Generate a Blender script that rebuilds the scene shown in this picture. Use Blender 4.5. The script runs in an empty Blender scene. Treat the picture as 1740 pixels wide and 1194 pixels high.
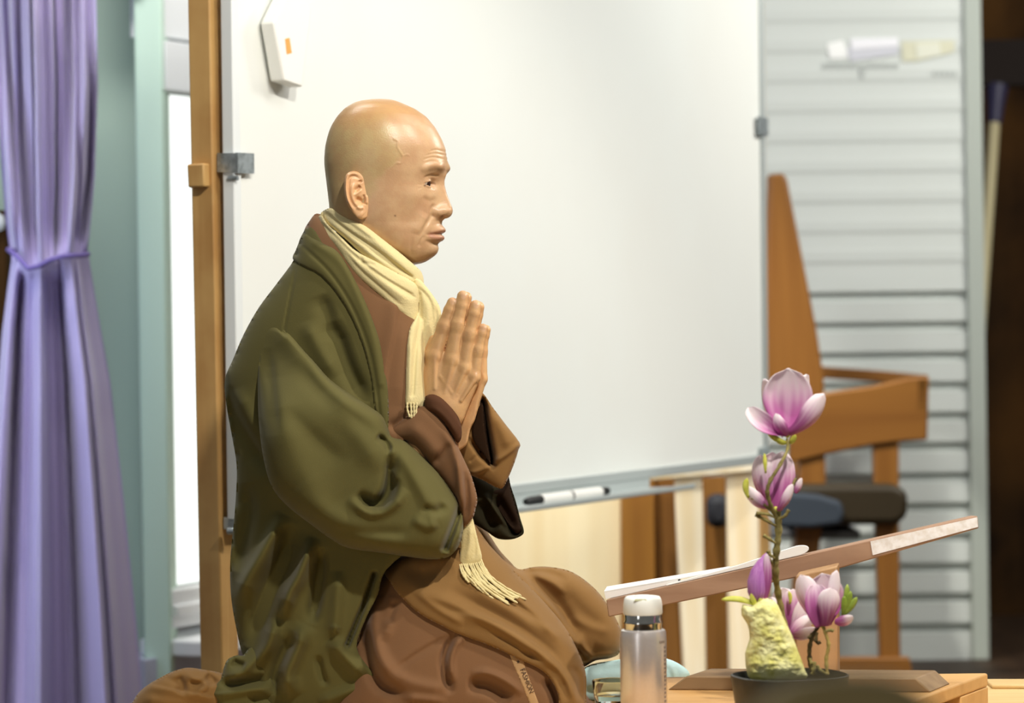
import bpy, bmesh, math, random
import numpy as np
from mathutils import Vector, Matrix

# ------------------------------------------------------------------ camera, light, exposure
scene = bpy.context.scene
FPX, CX, CY = 5000.0, 870.0, 597.0          # focal length and centre in photo pixels (1740 x 1194)
CAM = np.array((0.0, 0.0, 0.95))
TILT, ROLL = 0.0114, -0.012
_r0 = np.array((1.0, 0, 0)); _u0 = np.array((0, math.sin(TILT), math.cos(TILT)))
FW = np.array((0, math.cos(TILT), -math.sin(TILT)))
RT = _r0 * math.cos(ROLL) + _u0 * math.sin(ROLL)
UP = -_r0 * math.sin(ROLL) + _u0 * math.cos(ROLL)
camd = bpy.data.cameras.new('camera')
cam = bpy.data.objects.new('camera', camd)
scene.collection.objects.link(cam)
camd.sensor_fit = 'HORIZONTAL'; camd.sensor_width = 36.0
camd.lens = 36.0 * FPX / 1740.0
camd.clip_start = 0.05; camd.clip_end = 200
m4 = Matrix(((RT[0], UP[0], -FW[0], CAM[0]), (RT[1], UP[1], -FW[1], CAM[1]), (RT[2], UP[2], -FW[2], CAM[2]), (0, 0, 0, 1)))
cam.matrix_world = m4
camd.dof.use_dof = True
camd.dof.focus_distance = 4.12
camd.dof.aperture_fstop = 4.6
scene.camera = cam
vs = scene.view_settings
vs.view_transform = 'Standard'; vs.look = 'None'; vs.gamma = 1.0; vs.use_curve_mapping = False
vs.exposure = 0.0

world = bpy.data.worlds.new('daylight_and_room'); scene.world = world
world.use_nodes = True
_nt = world.node_tree; _n = _nt.nodes; _n.clear()
_out = _n.new('ShaderNodeOutputWorld'); _bg = _n.new('ShaderNodeBackground')
_tc = _n.new('ShaderNodeTexCoord'); _dot = _n.new('ShaderNodeVectorMath'); _dot.operation = 'DOT_PRODUCT'
_az = Vector((-0.16, 1.0, 0.0)).normalized()
_dot.inputs[1].default_value = _az
_ramp = _n.new('ShaderNodeValToRGB')
_ramp.color_ramp.elements[0].position = 0.0; _ramp.color_ramp.elements[0].color = (0.125, 0.125, 0.12, 1)
_ramp.color_ramp.elements[1].position = 0.93; _ramp.color_ramp.elements[1].color = (0.20, 0.21, 0.21, 1)
_e = _ramp.color_ramp.elements.new(0.985); _e.color = (1.5, 1.55, 1.5, 1)
_nt.links.new(_tc.outputs['Generated'], _dot.inputs[0])
_nt.links.new(_dot.outputs['Value'], _ramp.inputs[0])
_nt.links.new(_ramp.outputs[0], _bg.inputs[0]); _bg.inputs[1].default_value = 1.0
_nt.links.new(_bg.outputs[0], _out.inputs[0])

def lamp(name, kind, loc, target, energy, color, size=0.3, size_y=None, spot=None):
    d = bpy.data.lights.new(name, kind); d.energy = energy; d.color = color
    if kind == 'AREA':
        d.shape = 'RECTANGLE' if size_y else 'DISK'; d.size = size
        if size_y: d.size_y = size_y
    elif kind == 'SPOT':
        d.shadow_soft_size = size; d.spot_size = math.radians(spot or 60); d.spot_blend = 0.5
    else:
        d.shadow_soft_size = size
    o = bpy.data.objects.new(name, d); scene.collection.objects.link(o)
    o.location = loc
    o.rotation_euler = (Vector(target) - Vector(loc)).to_track_quat('-Z', 'Y').to_euler()
    return o
# two ceiling spots and the window's daylight; the rest are added fill lights
lamp('ceiling_or_fill_spot', 'SPOT', (1.45, 3.25, 2.75), (-0.1, 4.3, 0.75), 150, (1.0, 0.94, 0.84), 0.06, spot=75)
lamp('ceiling_or_fill_spot', 'SPOT', (0.55, 2.35, 2.75), (-0.15, 4.3, 0.7), 222, (1.0, 0.95, 0.86), 0.05, spot=60)
lamp('fill_area_light', 'AREA', (1.3, 4.6, 3.0), (0.2, 5.6, 1.0), 15, (1.0, 0.99, 0.96), 1.6, 0.5)  # added soft fill for the darker right half of the board
lamp('fill_area_light', 'AREA', (2.3, 6.3, 2.5), (0.7, 7.3, 0.5), 62, (1.0, 0.97, 0.90), 1.2, 0.5)  # unseen fill put in to brighten the pale wood below the board
lamp('fill_area_light', 'AREA', (-0.9, 4.9, 2.9), (-1.0, 6.3, 0.8), 38, (1.0, 0.99, 0.96), 1.0, 0.5)  # extra fill added for the curtain and the teal wall
lamp('ceiling_or_fill_spot', 'SPOT', (-0.15, 6.35, 2.7), (0.2, 7.0, 0.4), 330, (1.0, 0.95, 0.85), 0.1, spot=60)  # no known fitting: added behind the board to brighten panel and uprights
lamp('rear_fill_light', 'AREA', (-1.7, 0.7, 1.1), (0.1, 4.0, 0.8), 11, (0.95, 0.98, 1.0), 0.5, 2.1)  # invented source behind the camera, for flask highlights and fill
lamp('window_daylight', 'AREA', (-1.5, 5.2, 1.0), (-0.9, 6.0, 0.4), 9, (0.66, 0.78, 1.0), 0.7, 1.2)

# ------------------------------------------------------------------ helpers
def P(px, py, d):
    """World point seen at photo pixel (px, py), d metres along the view axis."""
    v = CAM + FW * d + (RT * (px - CX) - UP * (py - CY)) * (d / FPX)
    return Vector(v)
def PZ(px, py, z):
    """World point at photo pixel (px, py) lying at height z."""
    ray = FW * FPX + RT * (px - CX) - UP * (py - CY)
    t = (z - CAM[2]) / ray[2]
    return Vector(CAM + ray * t)
D0, SC = 4.2, 0.00084
def body_map(w0=0.0):
    """photo pixels u, v at depth D0 - w (w in pixels towards the camera) -> world"""
    def f(u, v, w):
        u = np.asarray(u, float)[..., None]; v = np.asarray(v, float)[..., None]; w = np.asarray(w, float)[..., None]
        d = D0 - w * SC
        return CAM + FW * d + (RT * (u - CX) - UP * (v - CY)) * (d / FPX)
    return f
def lin_map(u, v, w):
    """undistorted pixel-sized frame around the subject's own distance"""
    u = np.asarray(u, float)[..., None]; v = np.asarray(v, float)[..., None]; w = np.asarray(w, float)[..., None]
    return CAM + FW * (D0 - w * SC) + (RT * (u - CX) - UP * (v - CY)) * SC
def project(pts):
    q = np.asarray(pts) - CAM
    d = q @ FW
    return CX + (q @ RT) / d * FPX, CY - (q @ UP) / d * FPX

def lin(c):
    return tuple((x / 255 / 12.92) if x / 255 <= 0.04045 else ((x / 255 + 0.055) / 1.055) ** 2.4 for x in c[:3])
MATS = {}
def mat(name, rgb, rough=0.6, spec=0.4, metal=0.0, bump=None, vary=None, grain=None, attr=False, sheen=0.0,
        trans=0.0, sss=0.0, coat=0.0, alpha=1.0, emit=0.0, ior=1.45, transl=0.0):
    """Procedural material. bump=(scale,strength), vary=(scale,rgb2,amount), grain=(axis,scale,rgb2)."""
    m = bpy.data.materials.new(name); m.use_nodes = True
    nt = m.node_tree; b = nt.nodes['Principled BSDF']
    c = lin(rgb) + (1,)
    b.inputs['Base Color'].default_value = c
    b.inputs['Roughness'].default_value = rough
    b.inputs['Specular IOR Level'].default_value = spec
    b.inputs['Metallic'].default_value = metal
    b.inputs['IOR'].default_value = ior
    b.inputs['Transmission Weight'].default_value = trans
    b.inputs['Coat Weight'].default_value = coat
    b.inputs['Alpha'].default_value = alpha
    if sheen:
        b.inputs['Sheen Weight'].default_value = sheen; b.inputs['Sheen Roughness'].default_value = 0.4
    if sss:
        b.inputs['Subsurface Weight'].default_value = sss
        b.inputs['Subsurface Radius'].default_value = (0.012, 0.005, 0.002); b.inputs['Subsurface Scale'].default_value = 0.25
    if emit:
        b.inputs['Emission Color'].default_value = c; b.inputs['Emission Strength'].default_value = emit
    tc = nt.nodes.new('ShaderNodeTexCoord')
    col = None
    if attr:
        a = nt.nodes.new('ShaderNodeVertexColor'); a.layer_name = 'Col'; col = a.outputs['Color']
    if grain:
        axis, sc_, rgb2 = grain
        mp = nt.nodes.new('ShaderNodeMapping')
        s = [sc_] * 3; s[axis] = sc_ * 0.06; mp.inputs['Scale'].default_value = s
        nt.links.new(tc.outputs['Object'], mp.inputs[0])
        no = nt.nodes.new('ShaderNodeTexNoise'); no.inputs['Scale'].default_value = 1.0
        no.inputs['Detail'].default_value = 5; no.inputs['Distortion'].default_value = 0.6
        nt.links.new(mp.outputs[0], no.inputs['Vector'])
        rp = nt.nodes.new('ShaderNodeValToRGB')
        rp.color_ramp.elements[0].position = 0.33; rp.color_ramp.elements[0].color = lin(rgb2) + (1,)
        rp.color_ramp.elements[1].position = 0.66; rp.color_ramp.elements[1].color = c
        nt.links.new(no.outputs['Fac'], rp.inputs[0]); col = rp.outputs[0]
    if vary:
        sc_, rgb2, amt = vary
        no = nt.nodes.new('ShaderNodeTexNoise'); no.inputs['Scale'].default_value = sc_; no.inputs['Detail'].default_value = 4
        nt.links.new(tc.outputs['Object'], no.inputs['Vector'])
        mr = nt.nodes.new('ShaderNodeMapRange'); mr.inputs[1].default_value = 0.4; mr.inputs[2].default_value = 0.62
        mr.inputs[4].default_value = amt
        nt.links.new(no.outputs['Fac'], mr.inputs[0])
        mx = nt.nodes.new('ShaderNodeMix'); mx.data_type = 'RGBA'
        nt.links.new(mr.outputs[0], mx.inputs[0])
        if col: nt.links.new(col, mx.inputs[6])
        else: mx.inputs[6].default_value = c
        mx.inputs[7].default_value = lin(rgb2) + (1,)
        col = mx.outputs[2]
    if col: nt.links.new(col, b.inputs['Base Color'])
    if bump:
        no = nt.nodes.new('ShaderNodeTexNoise'); no.inputs['Scale'].default_value = bump[0]; no.inputs['Detail'].default_value = 3
        nt.links.new(tc.outputs['Object'], no.inputs['Vector'])
        bp = nt.nodes.new('ShaderNodeBump'); bp.inputs['Strength'].default_value = bump[1]; bp.inputs['Distance'].default_value = bump[2] if len(bump) > 2 else 0.002
        nt.links.new(no.outputs['Fac'], bp.inputs['Height']); nt.links.new(bp.outputs[0], b.inputs['Normal'])
    if transl:      # thin petals let light through
        tr = nt.nodes.new('ShaderNodeBsdfTranslucent'); mxs = nt.nodes.new('ShaderNodeMixShader'); mxs.inputs[0].default_value = transl
        if col: nt.links.new(col, tr.inputs[0])
        else: tr.inputs[0].default_value = c
        nt.links.new(b.outputs[0], mxs.inputs[1]); nt.links.new(tr.outputs[0], mxs.inputs[2])
        nt.links.new(mxs.outputs[0], nt.nodes['Material Output'].inputs[0])
    MATS[name] = m
    return m

def tag(o, label=None, cat=None, group=None, kind=None):
    if label: o['label'] = label
    if cat: o['category'] = cat
    if group: o['group'] = group
    if kind: o['kind'] = kind
    return o
def thing(name, loc, label, cat, group=None):
    o = bpy.data.objects.new(name, None); scene.collection.objects.link(o)
    o.location = loc; o.empty_display_size = 0.05
    return tag(o, label, cat, group)
def wloc(o):
    p = Vector(o.location)
    while o.parent: o = o.parent; p += Vector(o.location)
    return p
def obj(name, verts, faces, m, parent=None, smooth=True, colors=None, auto=None, label=None):
    """One mesh object from world-space vertices; its origin goes to the base of its bounding box."""
    v = np.asarray(verts, float).reshape(-1, 3)
    lo, hi = v.min(0), v.max(0)
    org = np.array(((lo[0] + hi[0]) / 2, (lo[1] + hi[1]) / 2, lo[2]))
    me = bpy.data.meshes.new(name)
    me.from_pydata((v - org).tolist(), [], [list(map(int, f)) for f in faces])
    me.validate(); me.update()
    for mm in (m if isinstance(m, (list, tuple)) else [m]): me.materials.append(mm)
    if colors is not None:
        ca = me.color_attributes.new('Col', 'FLOAT_COLOR', 'POINT')
        cc = np.ones((len(v), 4), np.float32); cc[:, :3] = colors
        ca.data.foreach_set('color', cc.ravel())
    bm = bmesh.new(); bm.from_mesh(me)
    bmesh.ops.recalc_face_normals(bm, faces=bm.faces)
    bm.to_mesh(me); bm.free()
    if smooth:
        me.polygons.foreach_set('use_smooth', [True] * len(me.polygons))
        if auto is not None: me.set_sharp_from_angle(angle=math.radians(auto))
    o = bpy.data.objects.new(name, me); scene.collection.objects.link(o)
    if parent is not None:
        o.parent = parent; o.location = Vector(org) - wloc(parent)
    else: o.location = org
    if label: o['label'] = label
    return o

class MB:
    """Collects shapes into one mesh."""
    def __init__(s): s.v = []; s.f = []
    def add(s, verts, faces):
        k = len(s.v); s.v += [tuple(p) for p in verts]; s.f += [[i + k for i in f] for f in faces]; return s
    def prism(s, poly, off, bevel=0):
        """poly: world points of one face; off: extrusion vector."""
        poly = [Vector(p) for p in poly]; off = Vector(off); n = len(poly)
        s.add(poly + [p + off for p in poly],
              [list(range(n)), list(range(2 * n - 1, n - 1, -1))] + [[i, (i + 1) % n, n + (i + 1) % n, n + i] for i in range(n)])
        return s
    def tube(s, pts, rad, n=12, cap=True):
        pts = [Vector(p) for p in pts]; rad = rad if hasattr(rad, '__len__') else [rad] * len(pts)
        rings = []; prev = None
        for i, p in enumerate(pts):
            t = (pts[min(i + 1, len(pts) - 1)] - pts[max(i - 1, 0)]).normalized()
            if prev is None:
                a = Vector((0, 0, 1)) if abs(t.z) < 0.9 else Vector((1, 0, 0))
                x = t.cross(a).normalized()
            else: x = (prev - t * prev.dot(t)).normalized()
            prev = x; y = t.cross(x)
            rings.append([p + (x * math.cos(2 * math.pi * k / n) + y * math.sin(2 * math.pi * k / n)) * rad[i] for k in range(n)])
        fs = []
        for i in range(len(pts) - 1):
            for k in range(n): fs.append([i * n + k, i * n + (k + 1) % n, (i + 1) * n + (k + 1) % n, (i + 1) * n + k])
        if cap: fs += [list(range(n))[::-1], [(len(pts) - 1) * n + k for k in range(n)]]
        return s.add([q for r in rings for q in r], fs)
    def lathe(s, c, prof, n=48, sx=1.0, sy=1.0, yaw=0.0, sup=2.0, closed=False):
        """prof: list of (radius, z) from c; superellipse exponent sup."""
        vs_ = []; cy_, sy_ = math.cos(yaw), math.sin(yaw)
        for r, z in prof:
            for k in range(n):
                a = 2 * math.pi * k / n; ca, sa = math.cos(a), math.sin(a)
                x = r * sx * math.copysign(abs(ca) ** (2 / sup), ca); y = r * sy * math.copysign(abs(sa) ** (2 / sup), sa)
                vs_.append((c[0] + x * cy_ - y * sy_, c[1] + x * sy_ + y * cy_, c[2] + z))
        fs = []; m_ = len(prof)
        for i in range(m_ - 1 + (1 if closed else 0)):
            j = (i + 1) % m_
            for k in range(n): fs.append([i * n + k, i * n + (k + 1) % n, j * n + (k + 1) % n, j * n + k])
        if not closed: fs += [list(range(n))[::-1], [(m_ - 1) * n + k for k in range(n)]]
        return s.add(vs_, fs)
    def make(s, name, m, parent=None, smooth=False, auto=35, bevel=0, label=None, seg=2, colors=None):
        o = obj(name, s.v, s.f, m, parent, smooth or bevel > 0, None if colors is None else colors, auto, label)
        if bevel:
            bmod = o.modifiers.new('bevel', 'BEVEL'); bmod.width = bevel; bmod.segments = seg; bmod.limit_method = 'ANGLE'
        return o
def slab(quad, d, thick, dirv=(0, 1, 0)):
    """A real board: photo-pixel outline standing at depth d (or one depth per corner), thick metres deep."""
    ds = d if hasattr(d, '__len__') else [d] * len(quad)
    return MB().prism([P(x, y, dd) for (x, y), dd in zip(quad, ds)], Vector(dirv) * thick)

# ---- smooth curves and relief bodies
def catmull(pts, n=8, closed=True):
    p = np.asarray(pts, float); N = len(p); out = []
    for i in range(N if closed else N - 1):
        if closed: a, b, c, d = p[(i - 1) % N], p[i], p[(i + 1) % N], p[(i + 2) % N]
        else: a, b, c, d = p[max(i - 1, 0)], p[i], p[i + 1], p[min(i + 2, N - 1)]
        for k in range(n):
            t = k / n
            out.append(0.5 * ((2 * b) + (-a + c) * t + (2 * a - 5 * b + 4 * c - d) * t * t + (-a + 3 * b - 3 * c + d) * t ** 3))
    if not closed: out.append(p[-1])
    return np.array(out)
def inside(poly, x, y):
    r = np.zeros(x.shape, bool); n = len(poly)
    x1, y1 = poly[-1]
    for x2, y2 in poly:
        if y1 != y2:
            c = ((y1 > y) != (y2 > y)) & (x < (x2 - x1) * (y - y1) / (y2 - y1) + x1)
            r ^= c
        x1, y1 = x2, y2
    return r
def seg_dist(pts, x, y, closed=False):
    """distance, side sign, parameter (0..1), nearest x, nearest y to a polyline."""
    pts = np.asarray(pts, float); best = np.full(x.shape, 1e9); sg = np.zeros(x.shape); tt = np.zeros(x.shape)
    nx_ = np.zeros(x.shape); ny_ = np.zeros(x.shape)
    n = len(pts); q = pts[1:] if not closed else np.roll(pts, -1, 0); p = pts[:-1] if not closed else pts
    L = np.hypot(*(q - p).T); cum = np.concatenate(([0], np.cumsum(L))); tot = max(cum[-1], 1e-9)
    for i in range(len(p)):
        dx, dy = q[i] - p[i]; l2 = max(dx * dx + dy * dy, 1e-9)
        t = np.clip(((x - p[i][0]) * dx + (y - p[i][1]) * dy) / l2, 0, 1)
        ex = p[i][0] + t * dx; ey = p[i][1] + t * dy
        d = np.hypot(x - ex, y - ey); m = d < best
        best = np.where(m, d, best); sg = np.where(m, np.sign(dx * (y - p[i][1]) - dy * (x - p[i][0])), sg)
        tt = np.where(m, (cum[i] + t * L[i]) / tot, tt); nx_ = np.where(m, ex, nx_); ny_ = np.where(m, ey, ny_)
    return best, sg, tt, nx_, ny_
def folds_at(folds, x, y):
    """Each fold: (points, height, width on one side, width on the other, taper 0/1/2)."""
    out = np.zeros(x.shape)
    for f in folds:
        pts, h, wl, wr = f[:4]; taper = f[4] if len(f) > 4 else 1
        c = catmull(pts, 5, False) if len(pts) > 2 else np.array(pts, float)
        d, s, t, _, _ = seg_dist(c, x, y)
        wd = np.where(s > 0, wr, wl)
        k = np.exp(-(d / wd) ** 2)
        if taper == 1: k = k * np.clip(np.sin(math.pi * np.clip(t, 0.0, 1.0)) * 1.6, 0, 1)
        elif taper == 2: k = k * np.clip((1 - t) * 2.2, 0, 1)
        elif taper == 3: k = k * np.clip(t * 2.2, 0, 1)
        out += h * k
    return out
def poisson(mask, h, L, iters=500):
    phi = np.zeros(mask.shape); k = 1.0 / (4 + (h / L) ** 2); src = h * h
    for _ in range(iters):
        s = np.zeros_like(phi)
        s[1:] += phi[:-1]; s[:-1] += phi[1:]; s[:, 1:] += phi[:, :-1]; s[:, :-1] += phi[:, 1:]
        phi = np.where(mask, (s + src) * k, 0)
    return phi / (L * L)
class Dome:
    """Inflated body under an outline: front(u,v) and back(u,v) give its depth towards/away from the camera."""
    def __init__(s, outline, w0, T, L, Tb=None, step=6, smooth=8, tilt=(0, 0, 0, 0)):
        s.poly = catmull(outline, smooth); s.w0, s.T, s.Tb, s.h = w0, T, Tb or T, step; s.tilt = tilt
        lo = s.poly.min(0) - 2 * step; hi = s.poly.max(0) + 2 * step; s.lo = lo
        xs = np.arange(lo[0], hi[0] + step, step); ys = np.arange(lo[1], hi[1] + step, step)
        X, Y = np.meshgrid(xs, ys)
        phi = poisson(inside(s.poly, X, Y), step, L, 600)
        s.k = np.sqrt(np.clip(phi / max(phi.max(), 1e-9), 0, 1))
    def samp(s, u, v):
        fx = np.clip((u - s.lo[0]) / s.h, 0, s.k.shape[1] - 1.001); fy = np.clip((v - s.lo[1]) / s.h, 0, s.k.shape[0] - 1.001)
        ix = fx.astype(int); iy = fy.astype(int); ax = fx - ix; ay = fy - iy; K = s.k
        return (K[iy, ix] * (1 - ax) + K[iy, ix + 1] * ax) * (1 - ay) + (K[iy + 1, ix] * (1 - ax) + K[iy + 1, ix + 1] * ax) * ay
    def base(s, u, v):
        a, b, uc, vc = s.tilt
        return s.w0 + a * (u - uc) + b * (v - vc)
    def front(s, u, v): return s.base(u, v) + s.T * s.samp(u, v)
    def back(s, u, v): return s.base(u, v) - s.Tb * s.samp(u, v)
def relief(name, outline, m, parent, w0=0, T=10, Tb=None, L=12, step=3.0, front=None, back=None, folds=(), smooth=6,
           mapw=None, shift=0.0, tilt=(0, 0, 0, 0), colorf=None, noise=None, raw=False, foldfade=6.0, label=None, tmask=None, foldmin=-60):
    """Closed cloth/body piece: outline in photo pixels, front surface towards the camera, back surface behind it."""
    poly = catmull(outline, smooth) if smooth else np.array(outline, float)
    lo = poly.min(0) - 2 * step; hi = poly.max(0) + 2 * step
    xs = np.arange(lo[0], hi[0] + step, step); ys = np.arange(lo[1], hi[1] + step, step)
    X, Y = np.meshgrid(xs, ys); M = inside(poly, X, Y)
    phi = poisson(M, step, L, 350)
    k = np.sqrt(np.clip(phi / max(phi.max(), 1e-9), 0, 1))
    # nodes touched by a cell that has an inside corner; outside ones snap onto the outline
    cell = M[:-1, :-1] | M[1:, :-1] | M[:-1, 1:] | M[1:, 1:]
    use = np.zeros(M.shape, bool)
    use[:-1, :-1] |= cell; use[1:, :-1] |= cell; use[:-1, 1:] |= cell; use[1:, 1:] |= cell
    idx = -np.ones(M.shape, int); idx[use] = np.arange(use.sum())
    x = X[use].copy(); y = Y[use].copy(); kk = k[use]; ins = M[use]
    d, _, _, nx_, ny_ = seg_dist(poly, x, y, True)
    x[~ins] = nx_[~ins]; y[~ins] = ny_[~ins]
    near = ins & (d < step * 0.35)
    x[near] = nx_[near]; y[near] = ny_[near]; kk = np.where(near, 0, kk)
    if tmask is not None: kk = kk * tmask(x, y)
    a, b, uc, vc = tilt
    bs = w0 + a * (x - uc) + b * (y - vc)
    fade = np.clip(d / foldfade, 0, 1); fade = np.where(ins, fade, 0)
    fd = np.maximum(folds_at(folds, x, y), foldmin) * fade if len(folds) else 0
    if noise is not None: fd = fd + noise(x, y) * fade
    fr = (front(x, y) + shift if front else bs) + T * kk + fd
    bk = (back(x, y) if back else bs) - (T if Tb is None else Tb) * kk
    bk = np.minimum(bk, fr - 0.6)
    mp = body_map(w0 if mapw is None else mapw)
    n = len(x)
    V = np.vstack((mp(x, y, fr), mp(x, y, bk)))
    if not raw: V[:, 2] = np.maximum(V[:, 2], 0.4012)
    iy, ix = np.nonzero(cell)
    q = np.stack((idx[iy, ix], idx[iy, ix + 1], idx[iy + 1, ix + 1], idx[iy + 1, ix]), 1)
    E = {}
    for f in q.tolist():
        for i in range(4):
            e = (f[i], f[(i + 1) % 4]); r = (e[1], e[0])
            if r in E: del E[r]
            else: E[e] = 1
    F = q.tolist() + (q[:, ::-1] + n).tolist() + [[e[1], e[0], e[0] + n, e[1] + n] for e in E]
    C = None
    if colorf is not None:
        C = np.vstack((colorf(x, y), colorf(x, y)))
    if raw: return V, F, C
    o = obj(name, V, F, m, parent, True, C, None, label)
    return o
def surface_nets(F, org, h):
    """Mesh the zero level of a sampled distance field."""
    s = F < 0
    nx, ny, nz = F.shape
    cnt = np.zeros((nx - 1, ny - 1, nz - 1)); acc = np.zeros((nx - 1, ny - 1, nz - 1, 3))
    def edge(sl0, sl1, base, axis):
        a = F[sl0]; b = F[sl1]; cr = (a < 0) != (b < 0)
        t = np.where(cr, a / np.where(cr, a - b, 1), 0)
        return cr, t
    R = lambda o, n: slice(o, n - 1 + o)
    for ax in range(3):
        o1, o2 = [i for i in range(3) if i != ax]
        for b1 in (0, 1):
            for b2 in (0, 1):
                s0 = [None] * 3; s1 = [None] * 3
                for i in range(3):
                    o = {o1: b1, o2: b2}.get(i, 0)
                    s0[i] = R(o, F.shape[i]); s1[i] = R(o, F.shape[i])
                s0[ax] = R(0, F.shape[ax]); s1[ax] = R(1, F.shape[ax])
                cr, t = edge(tuple(s0), tuple(s1), None, ax)
                cnt += cr
                acc[..., ax] += np.where(cr, t, 0); acc[..., o1] += cr * b1; acc[..., o2] += cr * b2
    act = cnt > 0
    idx = -np.ones(act.shape, int); idx[act] = np.arange(act.sum())
    ii = np.argwhere(act)
    V = (ii + acc[act] / cnt[act][:, None]) * h + np.array(org)
    faces = []
    for ax in range(3):
        o1, o2 = [(1, 2), (2, 0), (0, 1)][ax]
        s0 = [slice(1, n - 1) for n in F.shape]; s1 = [slice(1, n - 1) for n in F.shape]
        s0[ax] = slice(0, F.shape[ax] - 1); s1[ax] = slice(1, F.shape[ax])
        a = s[tuple(s0)]; b = s[tuple(s1)]
        g = np.argwhere(a != b)
        if not len(g): continue
        fl = a[tuple(g.T)]
        c = g.copy()
        for i in range(3):
            if i != ax: c[:, i] += 1
        def cellid(d1, d2):
            q = c.copy(); q[:, o1] -= d1; q[:, o2] -= d2
            return idx[tuple(q.T)]
        qd = np.stack((cellid(1, 1), cellid(0, 1), cellid(0, 0), cellid(1, 0)), 1)
        qd[~fl] = qd[~fl][:, ::-1]
        faces.append(qd)
    return V, np.vstack(faces)
def smin(a, b, k):
    h = np.clip(0.5 + 0.5 * (b - a) / k, 0, 1)
    return b * (1 - h) + a * h - k * h * (1 - h)
def rcone(G, a, b, ra, rb):
    a = np.array(a, float); b = np.array(b, float); ba = b - a; l2 = ba @ ba
    q = [G[i] - a[i] for i in range(3)]
    t = np.clip((q[0] * ba[0] + q[1] * ba[1] + q[2] * ba[2]) / l2, 0, 1)
    return np.sqrt((q[0] - t * ba[0]) ** 2 + (q[1] - t * ba[1]) ** 2 + (q[2] - t * ba[2]) ** 2) - (ra + (rb - ra) * t)
def sstep(a, b, x):
    t = np.clip((x - a) / (b - a), 0, 1); return t * t * (3 - 2 * t)
# ------------------------------------------------------------------ setting
LD = Vector((0.4384, 0.8988, 0)); FD = Vector((0.8988, -0.4384, 0))     # directions of the room's walls
Z = Vector((0, 0, 1))
m_floor = mat('floor_boards', (60, 44, 29), 0.55, grain=(1, 14, (44, 31, 20)))
m_dark = mat('dark_timber', (52, 35, 17), 0.8, 0.1, grain=(2, 9, (24, 15, 8)), vary=(2.2, (88, 58, 24), 0.55))
m_teal = mat('teal_paint', (162, 180, 166), 0.7, 0.2, bump=(60, 0.08))
m_tealtrim = mat('teal_gloss_paint', (206, 232, 216), 0.5, 0.3)
m_white = mat('white_paint', (228, 230, 232), 0.5, 0.3)
m_lav = mat('lavender_grey_paint', (186, 188, 208), 0.6, 0.2)
m_glass = mat('clear_glass', (250, 252, 250), 0.0, 0.5, trans=1.0, ior=1.1)
m_wall = mat('pale_plaster', (206, 200, 186), 0.8, 0.1)

b = MB(); b.prism([(-4, 0.3, 0), (4, 0.3, 0), (4, 10, 0), (-4, 10, 0)], (0, 0, -0.1))
tag(b.make('floor', m_floor), kind='structure')
b = MB(); b.prism([(0.1, 9.2, 0), (4, 9.2, 0), (4, 9.2, 2.9), (0.1, 9.2, 2.9)], (0, 0.1, 0))
tag(b.make('wall_back', m_dark), kind='structure')
W0 = Vector(P(283, 545, 6.3)); W0.z = 0
def wp(s, z, t=0): return W0 + LD * s + Z * z + FD * t
b = MB()
for s0, s1, z0, z1 in ((-0.1, 3.2, 0, 0.236), (-0.1, 3.2, 1.66, 2.9), (0.82, 3.2, 0.236, 1.66)):
    b.prism([wp(s0, z0), wp(s1, z0), wp(s1, z1), wp(s0, z1)], -FD * 0.1)
tag(b.make('wall_left', m_lav), kind='structure')
b = MB()
for s0, s1, z0, z1, t in ((-0.02, 0.82, 0.296, 0.377, 0.02), (-0.02, 0.82, 1.444, 1.55, 0.02), (-0.02, 0.82, 1.56, 1.66, 0.0),
                          (0.76, 0.82, 0.3, 1.55, 0.02), (-0.02, 0.82, 0.320, 0.345, 0.032)):
    b.prism([wp(s0, z0, t), wp(s1, z0, t), wp(s1, z1, t), wp(s0, z1, t)], -FD * 0.07)
win = tag(b.make('window_1', m_white, bevel=0.003), kind='structure')
b = MB(); b.prism([wp(-0.03, 0.377, -0.015), wp(0.77, 0.377, -0.015), wp(0.77, 1.444, -0.015), wp(-0.03, 1.444, -0.015)], -FD * 0.005)
b.make('window_glass', m_glass, win)
b = MB(); b.prism([wp(-0.03, 0.238, 0.10), wp(0.83, 0.238, 0.10), wp(0.83, 0.272, 0.10), wp(-0.03, 0.272, 0.10)], -FD * 0.16)
b.make('window_sill', m_white, win, bevel=0.004)
b = MB(); b.tube([wp(0.12, 1.25, 0.01), wp(0.12, 1.25, 0.05), wp(0.13, 1.17, 0.055), wp(0.14, 1.13, 0.05)], 0.008, 8)
b.make('window_handle', mat('grey_metal', (150, 158, 165), 0.35, metal=0.8), win, smooth=True)
a0, a1 = P(-2600, 545, 6.45), P(236, 545, 6.45)
b = MB(); b.prism([(a0.x, a0.y, 0), (a1.x, a1.y, 0), (a1.x, a1.y, 2.9), (a0.x, a0.y, 2.9)], (0, 0.1, 0))
tag(b.make('wall_front', m_teal), kind='structure')
a0, a1 = P(237, 545, 6.25), P(283.5, 545, 6.25)
b = MB(); b.prism([(a0.x, a0.y, 0), (a1.x, a1.y, 0), (a1.x - 0.006, a1.y, 2.9), (a0.x - 0.006, a0.y, 2.9)], (0, 0.12, 0))
tag(b.make('trim_1', m_tealtrim, bevel=0.004), kind='structure')

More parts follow.
